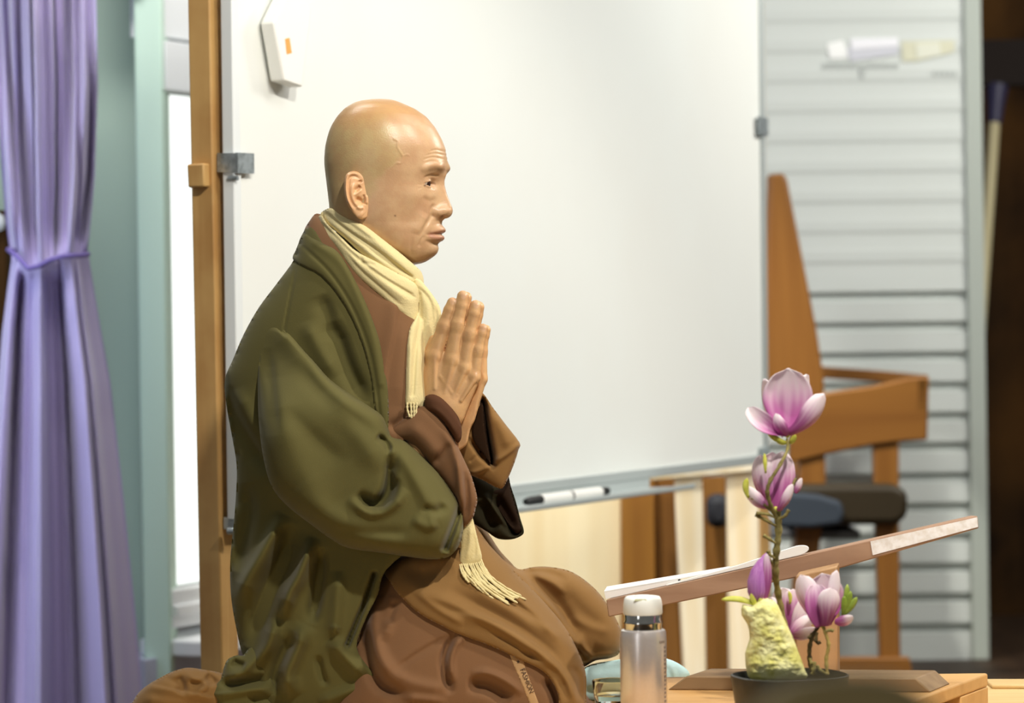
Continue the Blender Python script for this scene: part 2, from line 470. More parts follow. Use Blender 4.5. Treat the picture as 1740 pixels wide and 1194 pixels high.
# ------------------------------------------------------------------ dark cabinet and purple curtain at the left
cab = thing('cabinet', P(-30, 1200, 6.2), 'dark brown wooden cabinet mostly hidden behind the purple curtain', 'cabinet')
cab.location.z = 0
a0, a1 = P(-120, 545, 6.2), P(12, 545, 6.2)
b = MB(); b.prism([(a0.x, a0.y, 0), (a1.x, a1.y, 0), (a1.x, a1.y, 1.19), (a0.x, a0.y, 1.19)], (0, 0.2, 0))
b.make('body', m_dark, cab, bevel=0.005)
b = MB(); k0 = P(-2, 378, 6.2); b.lathe(k0 - Vector((0, 0.012, 0)), [(0.0, -0.02), (0.013, -0.014), (0.016, 0), (0.013, 0.014), (0.0, 0.02)], 16)
b.make('knob', m_white, cab, smooth=True, auto=None)
cur = thing('curtain', P(80, 1300, 5.85), 'long purple curtain tied back in the middle beside the teal wall', 'curtain')
cur.location.z = 0.02
m_cur = mat('purple_curtain_cloth', (180, 168, 206), 0.75, 0.15, bump=(500, 0.15), sheen=0.3)
def curtain_mesh():
    ys = np.concatenate((np.linspace(-260, 400, 60), np.linspace(405, 480, 30), np.linspace(486, 1330, 80)))
    tt = np.linspace(0, 1, 260)
    LX = np.interp(ys, [-260, 0, 250, 380, 440, 480, 560, 700, 1330], [-14, -10, 0, 10, 20, 14, 4, -8, -50])
    RX = np.interp(ys, [-260, 0, 150, 300, 390, 436, 480, 560, 650, 850, 1050, 1330], [158, 160, 163, 158, 150, 146, 155, 168, 184, 206, 226, 250])
    V = []
    rng = np.random.RandomState(3)
    for y, lx, rx in zip(ys, LX, RX):
        g = math.exp(-((y - 440) / 26) ** 2)
        up = y < 440
        d = np.zeros_like(tt)
        amp = 0.052 if up else 0.06 * min(1, 0.35 + (y - 440) / 420)
        if up:
            ph = 0.8 * tt + 0.0011 * (y - 440) * (tt - 0.5)
            d = np.sin(2 * math.pi * (4.2 * ph + 0.25)) + 0.45 * np.sin(2 * math.pi * (8.5 * tt + 0.1 + y * 0.0002)) + 0.25 * np.sin(2 * math.pi * (14 * tt))
        else:
            d = np.sin(2 * math.pi * (2.6 * tt ** 0.85 + 0.62)) + 0.4 * np.sin(2 * math.pi * (6.2 * tt + 0.3 - y * 0.0001)) + 0.22 * np.sin(2 * math.pi * (11 * tt + 0.2))
        d = d * amp * (1 - 0.75 * g) + 0.05 * g * np.cos(math.pi * (tt - 0.5)) * -1
        d = d - 0.03 * np.cos(math.pi * (tt - 0.5))
        x = lx + (rx - lx) * (tt + 0.018 * np.sin(2 * math.pi * 4.2 * tt))
        sag = 14 * g * np.sin(math.pi * (tt * 1.6))
        for xx, dd, sg in zip(x, d, sag): V.append(P(xx, y + sg * (1 if abs(y - 440) < 60 else 0), 5.85 + dd))
    n, m_ = len(tt), len(ys); F = []
    nV = len(V); V2 = [p + Vector((0, 0.004, 0)) for p in V]
    for i in range(m_ - 1):
        for j in range(n - 1):
            k = i * n + j
            F.append([k, k + 1, k + n + 1, k + n]); F.append([nV + k, nV + k + n, nV + k + n + 1, nV + k + 1])
    return V + V2, F
cv, cf = curtain_mesh()
obj('curtain_panel', cv, cf, m_cur, cur)
b = MB(); b.tube([P(x, y, dd) for x, y, dd in ((14, 424, 5.80), (30, 436, 5.765), (48, 456, 5.75), (66, 452, 5.74), (84, 442, 5.735), (104, 436, 5.735), (124, 434, 5.74), (140, 434, 5.76), (150, 432, 5.80), (120, 432, 5.92), (60, 432, 5.95), (14, 424, 5.80))], 0.005, 8)
b.make('tieback_cord', mat('purple_tieback', (112, 96, 156), 0.7), cur, smooth=True, auto=None)

# ------------------------------------------------------------------ whiteboard on its wooden stand
m_board = mat('whiteboard_enamel', (236, 240, 237), 0.28, 0.35, vary=(1.5, (232, 233, 228), 0.6))
m_alu = mat('aluminium', (188, 196, 196), 0.42, metal=0.3, bump=(300, 0.1))
m_zinc = mat('zinc_plate', (176, 186, 190), 0.35, metal=0.55, vary=(80, (120, 128, 130), 0.6))
m_post = mat('orange_pine', (186, 146, 90), 0.55, grain=(2, 26, (164, 120, 66)), vary=(6, (210, 174, 112), 0.5))
pL, pR = P(400, 898, 4.75), P(1303, 784.5, 6.7)
zb = (pL.z + pR.z) / 2; pL.z = zb; pR.z = zb
BD = (pR - pL); BL = BD.length; BD.normalize(); BN = Vector((BD.y, -BD.x, 0))
def bp(s, z, t=0): return pL + BD * s + Z * (z - zb) + BN * t
def on_board(px, py, t=0.0):
    o = Vector(CAM); r = P(px, py, 1.0) - o; q = pL + BN * t
    k = (q - o).dot(BN) / r.dot(BN); h = o + r * k
    return (h - pL).dot(BD), h.z, h
wb = thing('whiteboard', (pL + pR) / 2, 'large blank whiteboard on a wooden stand behind the seated person', 'whiteboard')
wb.location.z = 0
ZT = 1.86
b = MB(); b.prism([bp(0.012, zb + 0.012), bp(BL - 0.012, zb + 0.012), bp(BL - 0.012, ZT), bp(0.012, ZT)], -BN * 0.018)
b.make('board_panel', m_board, wb)
b = MB()
for s0, s1, z0, z1 in ((0, BL, zb - 0.002, zb + 0.018), (BL - 0.02, BL, zb, ZT + 0.01), (0, BL, ZT - 0.01, ZT + 0.01)):
    b.prism([bp(s0, z0, 0.006), bp(s1, z0, 0.006), bp(s1, z1, 0.006), bp(s0, z1, 0.006)], -BN * 0.03)
b.make('board_frame', m_alu, wb, bevel=0.002)
b = MB(); b.prism([bp(0, zb, 0.006), bp(0.022, zb, 0.006), bp(0.022, ZT + 0.01, 0.006), bp(0, ZT + 0.01, 0.006)], -BN * 0.022)
b.make('frame_stile', mat('pale_frame', (226, 231, 232), 0.4), wb, bevel=0.002)
b = MB(); b.prism([bp(BL - 0.05, zb - 0.004, 0.009), bp(BL + 0.003, zb - 0.004, 0.009), bp(BL + 0.003, zb + 0.035, 0.009), bp(BL - 0.05, zb + 0.035, 0.009)], -BN * 0.036)
b.make('corner_cap', mat('grey_plastic', (140, 150, 152), 0.5), wb, bevel=0.004)
def vpost(c, wf, wl, z1, lean=0.0, z0=0.0, m=m_post, name='post', parent=None):
    c = Vector((c.x, c.y, z0)); b = MB()
    b.prism([c, c - FD * wf, c - FD * wf + LD * wl, c + LD * wl], (-lean * (z1 - z0), 0, z1 - z0))
    return b.make(name, m, parent, bevel=0.003)
pc = P(378.5, 1000, 4.755); vpost(pc, 0.042, 0.052, 2.1, 0.006, parent=wb)
pc = P(1297, 900, 6.80); vpost(pc, 0.012, 0.045, 2.0, 0.0, parent=wb)
b = MB(); b.prism([P(317, 279, 4.75), P(346, 277, 4.735), P(347, 317, 4.735), P(319, 319, 4.75)], LD * 0.04)
b.make('peg', m_post, wb, bevel=0.003)
b = MB(); b.prism([P(369, 260, 4.755), P(404, 260, 4.725), P(404, 294, 4.725), P(369, 292, 4.755)], LD * 0.004)
s0, z0, _ = on_board(403, 276, 0.011); s1, _, _ = on_board(432, 276, 0.011)
b.prism([bp(s0, z0 - 0.017, 0.011), bp(s1, z0 - 0.016, 0.011), bp(s1, z0 + 0.017, 0.011), bp(s0, z0 + 0.016, 0.011)], -BN * 0.004)
b.make('bracket', m_zinc, wb)
s0, z0, _ = on_board(1282, 214); s1 = BL + 0.006
b = MB(); b.prism([bp(s0, z0 - 0.021, 0.010), bp(s1, z0 - 0.021, 0.010), bp(s1, z0 + 0.021, 0.010), bp(s0, z0 + 0.021, 0.010)], -BN * 0.004)
b.prism([bp(s1 - 0.003, z0 - 0.021, 0.010), bp(s1, z0 - 0.021, 0.010), bp(s1, z0 + 0.021, 0.010), bp(s1 - 0.003, z0 + 0.021, 0.010)], -BN * 0.08)
b.make('bracket', m_zinc, wb)
for q, rr in (((388, 902, 4.745), 0.006), ((388, 303, 4.745), 0.004)):
    b = MB(); c = P(*q); b.tube([c, c + FD * 0.018], rr, 10); b.make('bolt', m_zinc, wb, smooth=True)
b = MB()
se, _, _ = on_board(1112, 822); zt = zb - 0.022
b.prism([bp(0.5, zt, 0.0), bp(se - 0.03, zt, 0.0), bp(se, zt, 0.02), bp(se + 0.02, zt, 0.085), bp(0.5, zt, 0.085)], -Z * 0.004)
b.prism([bp(0.5, zt - 0.004, 0.085), bp(se + 0.02, zt - 0.004, 0.085), bp(se + 0.02, zt + 0.007, 0.085), bp(0.5, zt + 0.007, 0.085)], -BN * 0.004)
b.prism([bp(0.5, zt - 0.004, 0.004), bp(se - 0.03, zt - 0.004, 0.004), bp(se - 0.03, zb, 0.004), bp(0.5, zb, 0.004)], -BN * 0.004)
b.make('marker_tray', m_alu, wb, bevel=0.0015)
# marker pen lying on the tray
def tray_pt(px, t):
    s, _, _ = on_board(px, 850, t); return bp(s, zt + 0.011, t)
mk = thing('marker_pen', tray_pt(960, 0.055) - Z * 0.011, 'white marker pen with black ends lying on the whiteboard tray', 'pen')
m_wp = mat('white_plastic', (236, 236, 232), 0.4); m_bp = mat('black_plastic', (22, 22, 22), 0.4)
A, B = tray_pt(893, 0.055), tray_pt(1031, 0.055); q = lambda t: A.lerp(B, t)
b = MB(); b.tube([q(0.17), q(0.52)], 0.0105, 16); b.make('barrel', m_wp, mk, smooth=True)
b = MB(); b.tube([q(0.545), q(0.9)], 0.011, 16); b.make('cap', m_wp, mk, smooth=True)
b = MB(); b.tube([q(0.52), q(0.545)], 0.0095, 16); b.make('band', m_bp, mk, smooth=True)
b = MB(); b.tube([q(0.0), q(0.05), q(0.17)], [0.006, 0.009, 0.0095], 16); b.make('end_plug', m_bp, mk, smooth=True)
b = MB(); b.tube([q(0.9), q(0.95), q(1.0)], [0.0105, 0.009, 0.0085], 16); b.make('end_plug', m_bp, mk, smooth=True)
# white box fixed to the board
_, _, c = on_board(480, 70, 0.0)
bx = thing('dispenser', c, 'white slanted box with an orange mark stuck high on the whiteboard', 'box')
fr = [on_board(x, y, 0.033)[2] for x, y in ((465, 38), (484, -2), (505, -46), (524, -50), (530, 20), (514, 148), (482, 137))]
b = MB(); b.prism(fr, -BN * 0.026); b.make('body', mat('white_box', (240, 240, 234), 0.45), bx, bevel=0.003)
b = MB(); b.prism([on_board(x, y, 0.034)[2] for x, y in ((485, 66), (492, 64), (496, 90), (488, 92))], -BN * 0.0014)
b.make('orange_mark', mat('orange_print', (228, 165, 84), 0.5), bx)

# ------------------------------------------------------------------ pale wood under the board
m_cream = mat('pale_birch', (250, 234, 194), 0.6, 0.2, grain=(2, 10, (240, 218, 170)))
m_pale = mat('pale_pine', (250, 242, 220), 0.6, 0.2, grain=(2, 14, (236, 214, 168)))
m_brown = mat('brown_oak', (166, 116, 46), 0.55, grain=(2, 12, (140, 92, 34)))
m_brown2 = mat('shaded_brown_oak', (136, 92, 36), 0.6, grain=(2, 12, (116, 76, 28)))  # darker copy of the post's oak, with shade put into the colour
tag(slab([(700, 835), (1054, 800), (1056, 1222), (700, 1222)], 7.0, 0.03).make('plywood_board', m_cream, bevel=0.002),
    'pale sunlit wooden panel standing on the floor below the whiteboard', 'board')
pg = thing('wooden_post', P(1100, 1222, 6.95), 'wide brown wooden post between the pale panel and the pale frame', 'post')
slab([(1056, 790), (1110, 785), (1118, 1222), (1057, 1222)], 6.97, 0.08).make('post', m_brown, pg, bevel=0.003)
slab([(1108, 785), (1152, 782), (1172, 1222), (1113, 1222)], 7.0, 0.08).make('shaded_side', m_brown2, pg, bevel=0.003)
wf = thing('trestle_stand', P(1220, 1228, 6.9), 'pale unpainted wooden frame with two uprights behind the reading desk', 'stand')
slab([(1146, 806), (1193, 802), (1202, 1226), (1166, 1226)], 6.9, 0.05).make('upright', m_pale, wf, bevel=0.003)
slab([(1235, 803), (1291, 800), (1295, 1226), (1242, 1226)], 6.9, 0.05).make('upright', m_pale, wf, bevel=0.003)
slab([(1105, 802), (1292, 780), (1292, 800), (1106, 816)], 6.89, 0.05).make('top_rail', m_pale, wf, bevel=0.003)
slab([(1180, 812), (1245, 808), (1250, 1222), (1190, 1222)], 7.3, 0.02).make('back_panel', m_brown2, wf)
tag(slab([(1202, 842), (1240, 840), (1240, 896), (1203, 898)], 7.2, 0.08).make('dark_bag', mat('dark_blue_bag', (34, 36, 42), 0.7), bevel=0.02),
    'small dark bag seen between the two pale uprights', 'bag')

# ------------------------------------------------------------------ white slatted door, broom
m_door = mat('white_door_paint', (205, 211, 207), 0.38, 0.4)
m_slot = mat('dark_slot', (98, 98, 86), 0.8)
dd = 8.05; x1 = 0.55; x2 = (1641 - CX) / FPX * dd + 0.008; yd = dd
dr = thing('slatted_door', (x1 + (x2 - x1) / 2, yd, 0), 'white slatted door with dark slots in its lower half', 'door')
prof = []; pitch = 0.0826; zk = 0.998
k0 = -13
zs = [zk - k * pitch for k in range(11, k0, -1)]
prof.append((0.0, 0.0))
for z in zs:
    low = z < 1.02
    if low: prof += [(0.0, z - 0.0145), (0.020, z - 0.012), (0.020, z + 0.012), (-0.001, z + 0.0125)]
    else: prof += [(0.0015, z - 0.008), (0.0016, z + 0.004), (-0.0014, z + 0.014), (-0.0012, z + 0.040), (0.0003, z + 0.052)]
prof.append((0.0, 2.12)); n = len(prof)
V = [(x1, yd + a, z) for a, z in prof] + [(x2, yd + a, z) for a, z in prof]
F = [[i, i + 1, n + i + 1, n + i] for i in range(n - 1)]
V += [(x1, yd + 0.06, 0), (x1, yd + 0.06, 2.12), (x2, yd + 0.06, 0), (x2, yd + 0.06, 2.12)]
F += [[2 * n, 2 * n + 1, 2 * n + 3, 2 * n + 2]]
door = obj('slat_panel', V, F, [m_door, m_slot], dr, smooth=False)
for p_ in door.data.polygons:
    zc = sum((door.data.vertices[i].co.z for i in p_.vertices)) / len(p_.vertices)
    yy = min(door.data.vertices[i].co.y for i in p_.vertices); ymax = max(door.data.vertices[i].co.y for i in p_.vertices)
b = MB(); b.prism([(x2, yd - 0.014, 0), (x2 + 0.047, yd - 0.014, 0), (x2 + 0.04, yd - 0.014, 2.12), (x2 - 0.006, yd - 0.014, 2.12)], (0, 0.09, 0))
b.make('edge_frame', mat('grey_green_frame', (172, 180, 172), 0.5), dr, bevel=0.003)
def sticker_or_glare(name, quad, rgb, rough=0.3, lift=0.0):
    slab(quad, yd - 0.012 - lift, 0.003).make(name, mat(name + '_film', rgb, rough), dr)
sticker_or_glare('window_glare', [(1452, 66), (1526, 64), (1526, 92), (1446, 104), (1438, 88)], (206, 208, 216))  # this and the next two paint a glossy window reflection as pale patches
sticker_or_glare('white_glare', [(1405, 74), (1432, 68), (1446, 98), (1410, 100)], (246, 248, 246))
sticker_or_glare('glare_edge', [(1444, 66), (1526, 64), (1526, 78), (1448, 84)], (240, 241, 246), lift=0.002)
sticker_or_glare('yellow_sticker', [(1532, 70), (1622, 68), (1622, 88), (1560, 104), (1533, 104)], (212, 212, 188))
sticker_or_glare('yellow_sticker', [(1556, 74), (1596, 72), (1600, 94), (1558, 100)], (222, 224, 208), lift=0.002)
mk_m = mat('faded_print', (178, 184, 181), 0.6)
b = MB()
for i, x in enumerate(range(1398, 1520, 11)):
    h = 7 + (i * 5) % 6
    b.prism([P(x, 112 - h * 0.5, yd - 0.012), P(x + 7, 111 - h * 0.5, yd - 0.012), P(x + 7, 116, yd - 0.012), P(x, 117, yd - 0.012)], (0, 0.002, 0))
b.prism([P(1458, 118, yd - 0.012), P(1472, 118, yd - 0.012), P(1467, 134, yd - 0.012), P(1463, 134, yd - 0.012)], (0, 0.002, 0))
for i, x in enumerate(range(1584, 1628, 9)):
    b.prism([P(x, 121, yd - 0.012), P(x + 6, 121, yd - 0.012), P(x + 6, 129, yd - 0.012), P(x, 129, yd - 0.012)], (0, 0.002, 0))
b.make('worn_print', mk_m, dr)
br = thing('broom', P(1640, 1110, 8.45), 'broom with a pale handle leaning upside down against the dark wall', 'broom')
br.location.z = 0
h0, h1 = P(1690, 205, 8.75), P(1655, 700, 8.45); dh = (h1 - h0).normalized(); h2 = h0 + dh * ((0.005 - h0.z) / dh.z)
b = MB(); b.tube([h0, h2], 0.0165, 14); b.make('handle', mat('pale_broom_handle', (188, 178, 140), 0.5), br, smooth=True)
b = MB(); b.tube([h0 - dh * 0.11, h0 - dh * 0.05, h0 + dh * 0.01], [0.034, 0.026, 0.021], 14); b.make('socket', mat('navy_plastic', (48, 46, 72), 0.45), br, smooth=True)
b = MB(); hb = h0 - dh * 0.11; b.prism([hb + Vector((-0.11, -0.02, 0)), hb + Vector((0.11, -0.02, 0)), hb + Vector((0.13, -0.02, 0.14)), hb + Vector((-0.13, -0.02, 0.14))], (0, 0.05, 0))
b.make('bristles', mat('dark_bristles', (30, 22, 18), 0.9, bump=(200, 0.8)), br, bevel=0.008)

# ------------------------------------------------------------------ armchair in front of the door
m_chair = mat('honey_wood', (132, 88, 36), 0.45, grain=(0, 12, (116, 74, 28)))
m_chairv = mat('honey_wood_upright', (132, 88, 36), 0.45, grain=(2, 12, (114, 72, 26)))
ch = thing('armchair', P(1440, 1150, 7.65), 'honey brown wooden armchair with a dark seat pad by the slatted door', 'chair')
ch.location.z = 0
dn, df = 7.40, 7.84
slab([(1306, 296), (1332, 294), (1338, 305), (1388, 560), (1400, 640), (1402, 700), (1340, 700), (1300, 640)], 7.5, 0.06).make('backrest', m_chairv, ch, bevel=0.008)
slab([(1345, 696), (1403, 667), (1481, 656), (1545, 642), (1579, 640), (1576, 748), (1527, 751), (1481, 757), (1406, 772), (1340, 788)], dn, 0.035).make('armrest', m_chair, ch, bevel=0.006)
slab([(1388, 622), (1500, 630), (1578, 637), (1577, 656), (1500, 650), (1388, 642)], df, 0.035).make('armrest', m_chair, ch, bevel=0.004)
b = MB(); b.prism([P(1579, 641, dn), P(1579, 640, df), P(1577, 656, df), P(1576, 700, dn)], (-0.03, 0, 0)); b.make('front_rail', m_chair, ch, bevel=0.004)
slab([(1484, 752), (1525, 752), (1531, 1155), (1497, 1155)], dn + 0.01, 0.05).make('leg', m_chairv, ch, bevel=0.004)
slab([(1360, 770), (1402, 764), (1404, 840), (1366, 1154), (1340, 1154)], dn + 0.01, 0.05).make('leg', m_chairv, ch, bevel=0.004)
slab([(1495, 660), (1527, 660), (1530, 1122), (1502, 1122)], df, 0.05).make('leg', m_chairv, ch, bevel=0.004)
slab([(1350, 640), (1390, 640), (1370, 1122), (1345, 1122)], df, 0.05).make('leg', m_chairv, ch, bevel=0.004)
slab([(1350, 1119), (1546, 1117), (1552, 1150), (1350, 1150)], dn - 0.01, 0.04).make('bottom_rail', m_chair, ch, bevel=0.004)
slab([(1335, 823), (1520, 822), (1543, 836), (1543, 876), (1525, 892), (1335, 892)], dn - 0.03, 0.46).make('seat_pad', mat('dark_brown_leather', (46, 38, 24), 0.5, 0.3), ch, bevel=0.018, seg=4)
slab([(1310, 902), (1462, 902), (1462, 916), (1310, 914)], dn + 0.02, 0.44).make('seat_board', mat('grey_board', (92, 94, 96), 0.6), ch, bevel=0.003)
bag = MB(); dq = dn - 0.075
bag.prism([P(x, y, dq) for x, y in ((1318, 846), (1340, 836), (1390, 840), (1430, 852), (1436, 872), (1428, 892), (1380, 898), (1322, 897))], (0, 0.035, 0))
tag(bag.make('blue_cloth', mat('dark_slate_cloth', (46, 54, 64), 0.75, bump=(30, 0.5)), bevel=0.012, seg=4),
    'dark slate blue cloth hanging over the near side of the armchair seat', 'cloth')
# ------------------------------------------------------------------ platform, low table, reading desk
m_plat = mat('platform_pine', (226, 196, 140), 0.5, grain=(0, 20, (206, 170, 112)))
m_table = mat('light_oak', (216, 172, 112), 0.5, grain=(0, 22, (196, 150, 92)))
m_desk = mat('cedar_plank', (176, 142, 116), 0.6, grain=(0, 30, (150, 116, 92)))
m_bar = mat('weathered_bar', (152, 126, 92), 0.6, grain=(0, 30, (128, 102, 72)))
PLZ, TZ = 0.40, 0.445
b = MB(); b.prism([(-0.52, 3.56, PLZ), (1.7, 3.56, PLZ), (1.7, 4.40, PLZ), (-0.52, 4.40, PLZ)], (0, 0, -0.03))
b.prism([(-0.50, 3.6, 0), (1.68, 3.6, 0), (1.68, 4.38, 0), (-0.50, 4.38, 0)], (0, 0, PLZ - 0.03))
tag(b.make('platform', m_plat, bevel=0.003), 'low pale wooden platform under the table and the seated person', 'platform')
b = MB(); e0, e1 = PZ(1686, 1163, PLZ + 0.006), PZ(1790, 1163, PLZ + 0.006)
b.prism([e0, e1, e1 + Vector((0, 0.07, 0)), e0 + Vector((0, 0.07, 0))], (0, 0, -0.006))
tag(b.make('wooden_batten', m_plat, bevel=0.002), 'thin wooden strip lying along the platform behind the table end', 'batten')
tb = thing('low_table', (0.35, 3.9, PLZ), 'low light oak table carrying the flower dish, flask and reading desk', 'table')
A = PZ(1679, 1143, TZ); dA = (PZ(1615, 1166.5, TZ) - A).normalized()
front = A + dA * 0.62
tp = [A, front, Vector((0.02, front.y, TZ)), Vector((0.185, 4.02, TZ)), Vector((0.20, A.y, TZ))]
b = MB(); b.prism(tp, (0, 0, -0.019)); b.make('table_top', m_table, tb, bevel=0.003)
inn = Vector((dA.y, -dA.x, 0)); inn = inn if inn.x < 0 else -inn
b = MB(); b.prism([A + Z * -0.019, A + dA * 0.12 - Z * 0.019, A + dA * 0.12 + inn * 0.03 - Z * 0.019, A + inn * 0.03 - Z * 0.019], (0, 0, -(TZ - PLZ - 0.019)))
b.make('leg', m_table, tb, bevel=0.002)
b = MB(); q0 = A + dA * 0.50; b.prism([q0 + Z * -0.019, q0 + dA * 0.1 - Z * 0.019, q0 + dA * 0.1 + inn * 0.03 - Z * 0.019, q0 + inn * 0.03 - Z * 0.019], (0, 0, -(TZ - PLZ - 0.019)))
b.make('leg', m_table, tb, bevel=0.002)
b = MB(); b.prism([(0.205, 3.64, TZ - 0.019), (0.235, 3.64, TZ - 0.019), (0.235, 4.12, TZ - 0.019), (0.205, 4.12, TZ - 0.019)], (0, 0, -(TZ - PLZ - 0.019)))
b.make('leg', m_table, tb, bevel=0.002)
# reading desk: sloping plank on a post and a chamfered foot bar
ls = thing('reading_desk', PZ(1390, 1165, TZ), 'sloping wooden reading desk with a white painted end on a short post', 'lectern')
FBL, FBR, BBR = PZ(1134, 1172, TZ), PZ(1582, 1176, TZ), PZ(1615, 1162, TZ)
BBL = FBL + (BBR - FBR); hb = 0.019; ex = (FBR - FBL).normalized()
b = MB(); lo = [FBL, FBR, BBR, BBL]; hi = [FBL + ex * 0.026 + Z * hb, FBR - ex * 0.02 + Z * hb, BBR - ex * 0.02 + Z * hb, BBL + ex * 0.026 + Z * hb]
b.add(lo + hi, [[3, 2, 1, 0], [4, 5, 6, 7], [0, 1, 5, 4], [1, 2, 6, 5], [2, 3, 7, 6], [3, 0, 4, 7]])
b.make('foot_bar', m_bar, ls, bevel=0.002)
dl, drr = 4.03, 3.955
TL, TR, BLc, BRc = P(1030, 1019, dl), P(1661, 876, drr), P(1034, 1048, dl), P(1663, 897, drr)
DV = Vector((0.10, 0.99, -0.062)) * 0.13
b = MB(); b.prism([TL, TR, BRc, P(1424, 966, dl + (drr - dl) * 394 / 631), BLc], DV); b.make('sloping_board', m_desk, ls, bevel=0.0015)
dw = lambda x: dl + (drr - dl) * (x - 1030) / 631 - 0.0012
b = MB(); b.prism([P(1479, 919.5, dw(1479)), P(1660.5, 878.5, dw(1660)), P(1662, 895, dw(1662)), P(1483, 943, dw(1483))], DV.normalized() * 0.004)
b.make('painted_edge', mat('rough_white_paint', (252, 250, 250), 0.7, vary=(110, (230, 222, 214), 0.8)), ls)
b = MB(); b.prism([P(1424, 916, dw(1424)) - Vector((0, 0, 0.0)), P(1479, 919.5, dw(1479)), P(1483, 943, dw(1483)), P(1424, 966, dw(1424))], DV.normalized() * 0.003) if False else None
pz = PZ(1385, 1160, TZ + hb); pd = float((np.array(pz) - CAM) @ FW) + 0.03
b = MB(); q = [P(1352, 978, pd), P(1422, 962, pd), P(1423, 1140, pd), P(1352, 1141, pd)]
for i in (2, 3): q[i].z = TZ + hb
b.prism(q, (0.01, 0.06, 0)); b.make('post', mat('cedar_post', (184, 146, 104), 0.6, grain=(2, 24, (160, 122, 84))), ls, bevel=0.002)
# papers on the slope
up_n = ((TR - TL).cross(DV)).normalized(); up_n = up_n if up_n.z > 0 else -up_n
es = (TR - TL); eL = es.length; es.normalize(); dv = DV.normalized()
def on_slope(s, t, h=0): return TL + es * s + dv * t + up_n * h
m_paper = mat('white_paper', (238, 236, 232), 0.7, 0.2)
b = MB()
b.prism([on_slope(-0.004, 0.05, 0.010), on_slope(0.168, 0.05, 0.0015), on_slope(0.172, 0.125, 0.004), on_slope(-0.004, 0.125, 0.0145)], up_n * 0.0015)
b.prism([on_slope(-0.004, 0.05, 0.0005), on_slope(0.10, 0.05, 0.0005), on_slope(0.10, 0.05, 0.0055), on_slope(-0.004, 0.05, 0.0105)], dv * 0.07)
tag(b.make('paper_sheet', m_paper), 'white sheet of paper at the low left end of the sloping desk', 'paper')
b = MB()
S0, S1 = 0.085, 0.288
pts = [(S0, 0.0005), (S1 - 0.02, 0.001)] + [(S1 - 0.018 + 0.016 * math.sin(a), 0.0075 - 0.0065 * math.cos(a)) for a in np.linspace(0.2, math.pi, 9)] + [(S0 + 0.1, 0.006), (S0, 0.002)]
b.prism([on_slope(s, 0.004, h) for s, h in pts], dv * 0.042)
tag(b.make('folded_booklet', m_paper, bevel=0.0004), 'folded white papers in the middle of the sloping desk', 'paper')

# ------------------------------------------------------------------ aqua cushion
relief('aqua_cushion', [(965, 1215), (972, 1160), (996, 1132), (1040, 1122), (1088, 1116), (1130, 1118), (1158, 1130), (1172, 1146), (1160, 1168), (1140, 1192), (1080, 1215)],
       mat('aqua_cloth', (208, 242, 242), 0.8, 0.1, bump=(250, 0.2)), None, w0=-75, T=60, L=30, step=3,
       folds=[([(1128, 1126), (1140, 1150), (1138, 1175)], -7, 5, 7), ([(1150, 1130), (1152, 1150), (1146, 1170)], -5, 5, 5), ([(1005, 1140), (1045, 1134), (1090, 1136)], -6, 7, 7), ([(990, 1172), (1030, 1180)], -6, 8, 8)])
cu = bpy.data.objects['aqua_cushion']; tag(cu, 'light aqua cloth cushion between the knee and the desk foot', 'cushion')

# ------------------------------------------------------------------ flask and glass
dt = 3.75; pxm = dt / FPX
c = PZ(1093, 1214, TZ); c = Vector((P(1093, 1100, dt).x, P(1093, 1100, dt).y, TZ))
zz = lambda y: P(1093, y, dt).z - TZ
fl = thing('vacuum_flask', c, 'brushed steel vacuum flask with a white lid on the low table', 'flask')
m_steel = mat('satin_steel', (222, 214, 210), 0.3, metal=0.62, vary=(300, (216, 208, 204), 0.5)); m_chrome = mat('polished_steel', (214, 212, 206), 0.12, metal=1.0)
R = 39.5 * pxm
b = MB(); b.lathe(c, [(R * 0.94, 0.0), (R, 0.003), (R, zz(1082)), (R * 0.985, zz(1074)), (R * 0.95, zz(1070)), (R * 0.85, zz(1068))], 64); b.make('body', m_steel, fl, smooth=True, auto=40)
b = MB(); r2 = 33 * pxm
b.lathe(c, [(r2 * 0.96, zz(1071)), (r2, zz(1067)), (r2 * 0.99, zz(1060)), (r2 * 1.02, zz(1058)), (r2 * 1.02, zz(1055)), (r2 * 0.97, zz(1053)), (r2 * 0.97, zz(1043)), (r2 * 0.93, zz(1040))], 64); b.make('neck', m_chrome, fl, smooth=True, auto=50)
m_lid = mat('ivory_plastic', (248, 248, 240), 0.4)
r3 = 33.5 * pxm
b = MB(); b.lathe(c, [(r3 * 0.97, zz(1043)), (r3, zz(1040)), (r3 * 0.985, zz(1026)), (r3 * 0.95, zz(1018)), (r3 * 0.86, zz(1013)), (r3 * 0.7, zz(1012)), (r3 * 0.62, zz(1014)), (r3 * 0.5, zz(1014)), (r3 * 0.45, zz(1011)), (0.001, zz(1010.5))], 64); b.make('lid', m_lid, fl, smooth=True, auto=50)
b = MB(); b.prism([c + Vector((-0.012, -r3 * 0.93, zz(1017.5))), c + Vector((0.004, -r3 * 0.93, zz(1017.5))), c + Vector((0.003, -r3 * 0.9, zz(1014.5))), c + Vector((-0.010, -r3 * 0.9, zz(1014.5)))], (0, 0.004, 0.0))
b.make('lid_button', mat('olive_slot', (196, 194, 150), 0.5), fl)
b = MB()
for i, y in enumerate(range(1100, 1206, 7)):
    a = math.radians(-26); w_ = 0.0032; h_ = 0.0022
    def sp(da, z): return c + Vector((R * 1.004 * math.cos(a + da), R * 1.004 * math.sin(a + da), z))
    b.prism([sp(-0.07, zz(y)), sp(0.07 if i % 3 else 0.02, zz(y)), sp(0.07, zz(y - 4)), sp(-0.07, zz(y - 4))], (0.0004, -0.0002, 0))
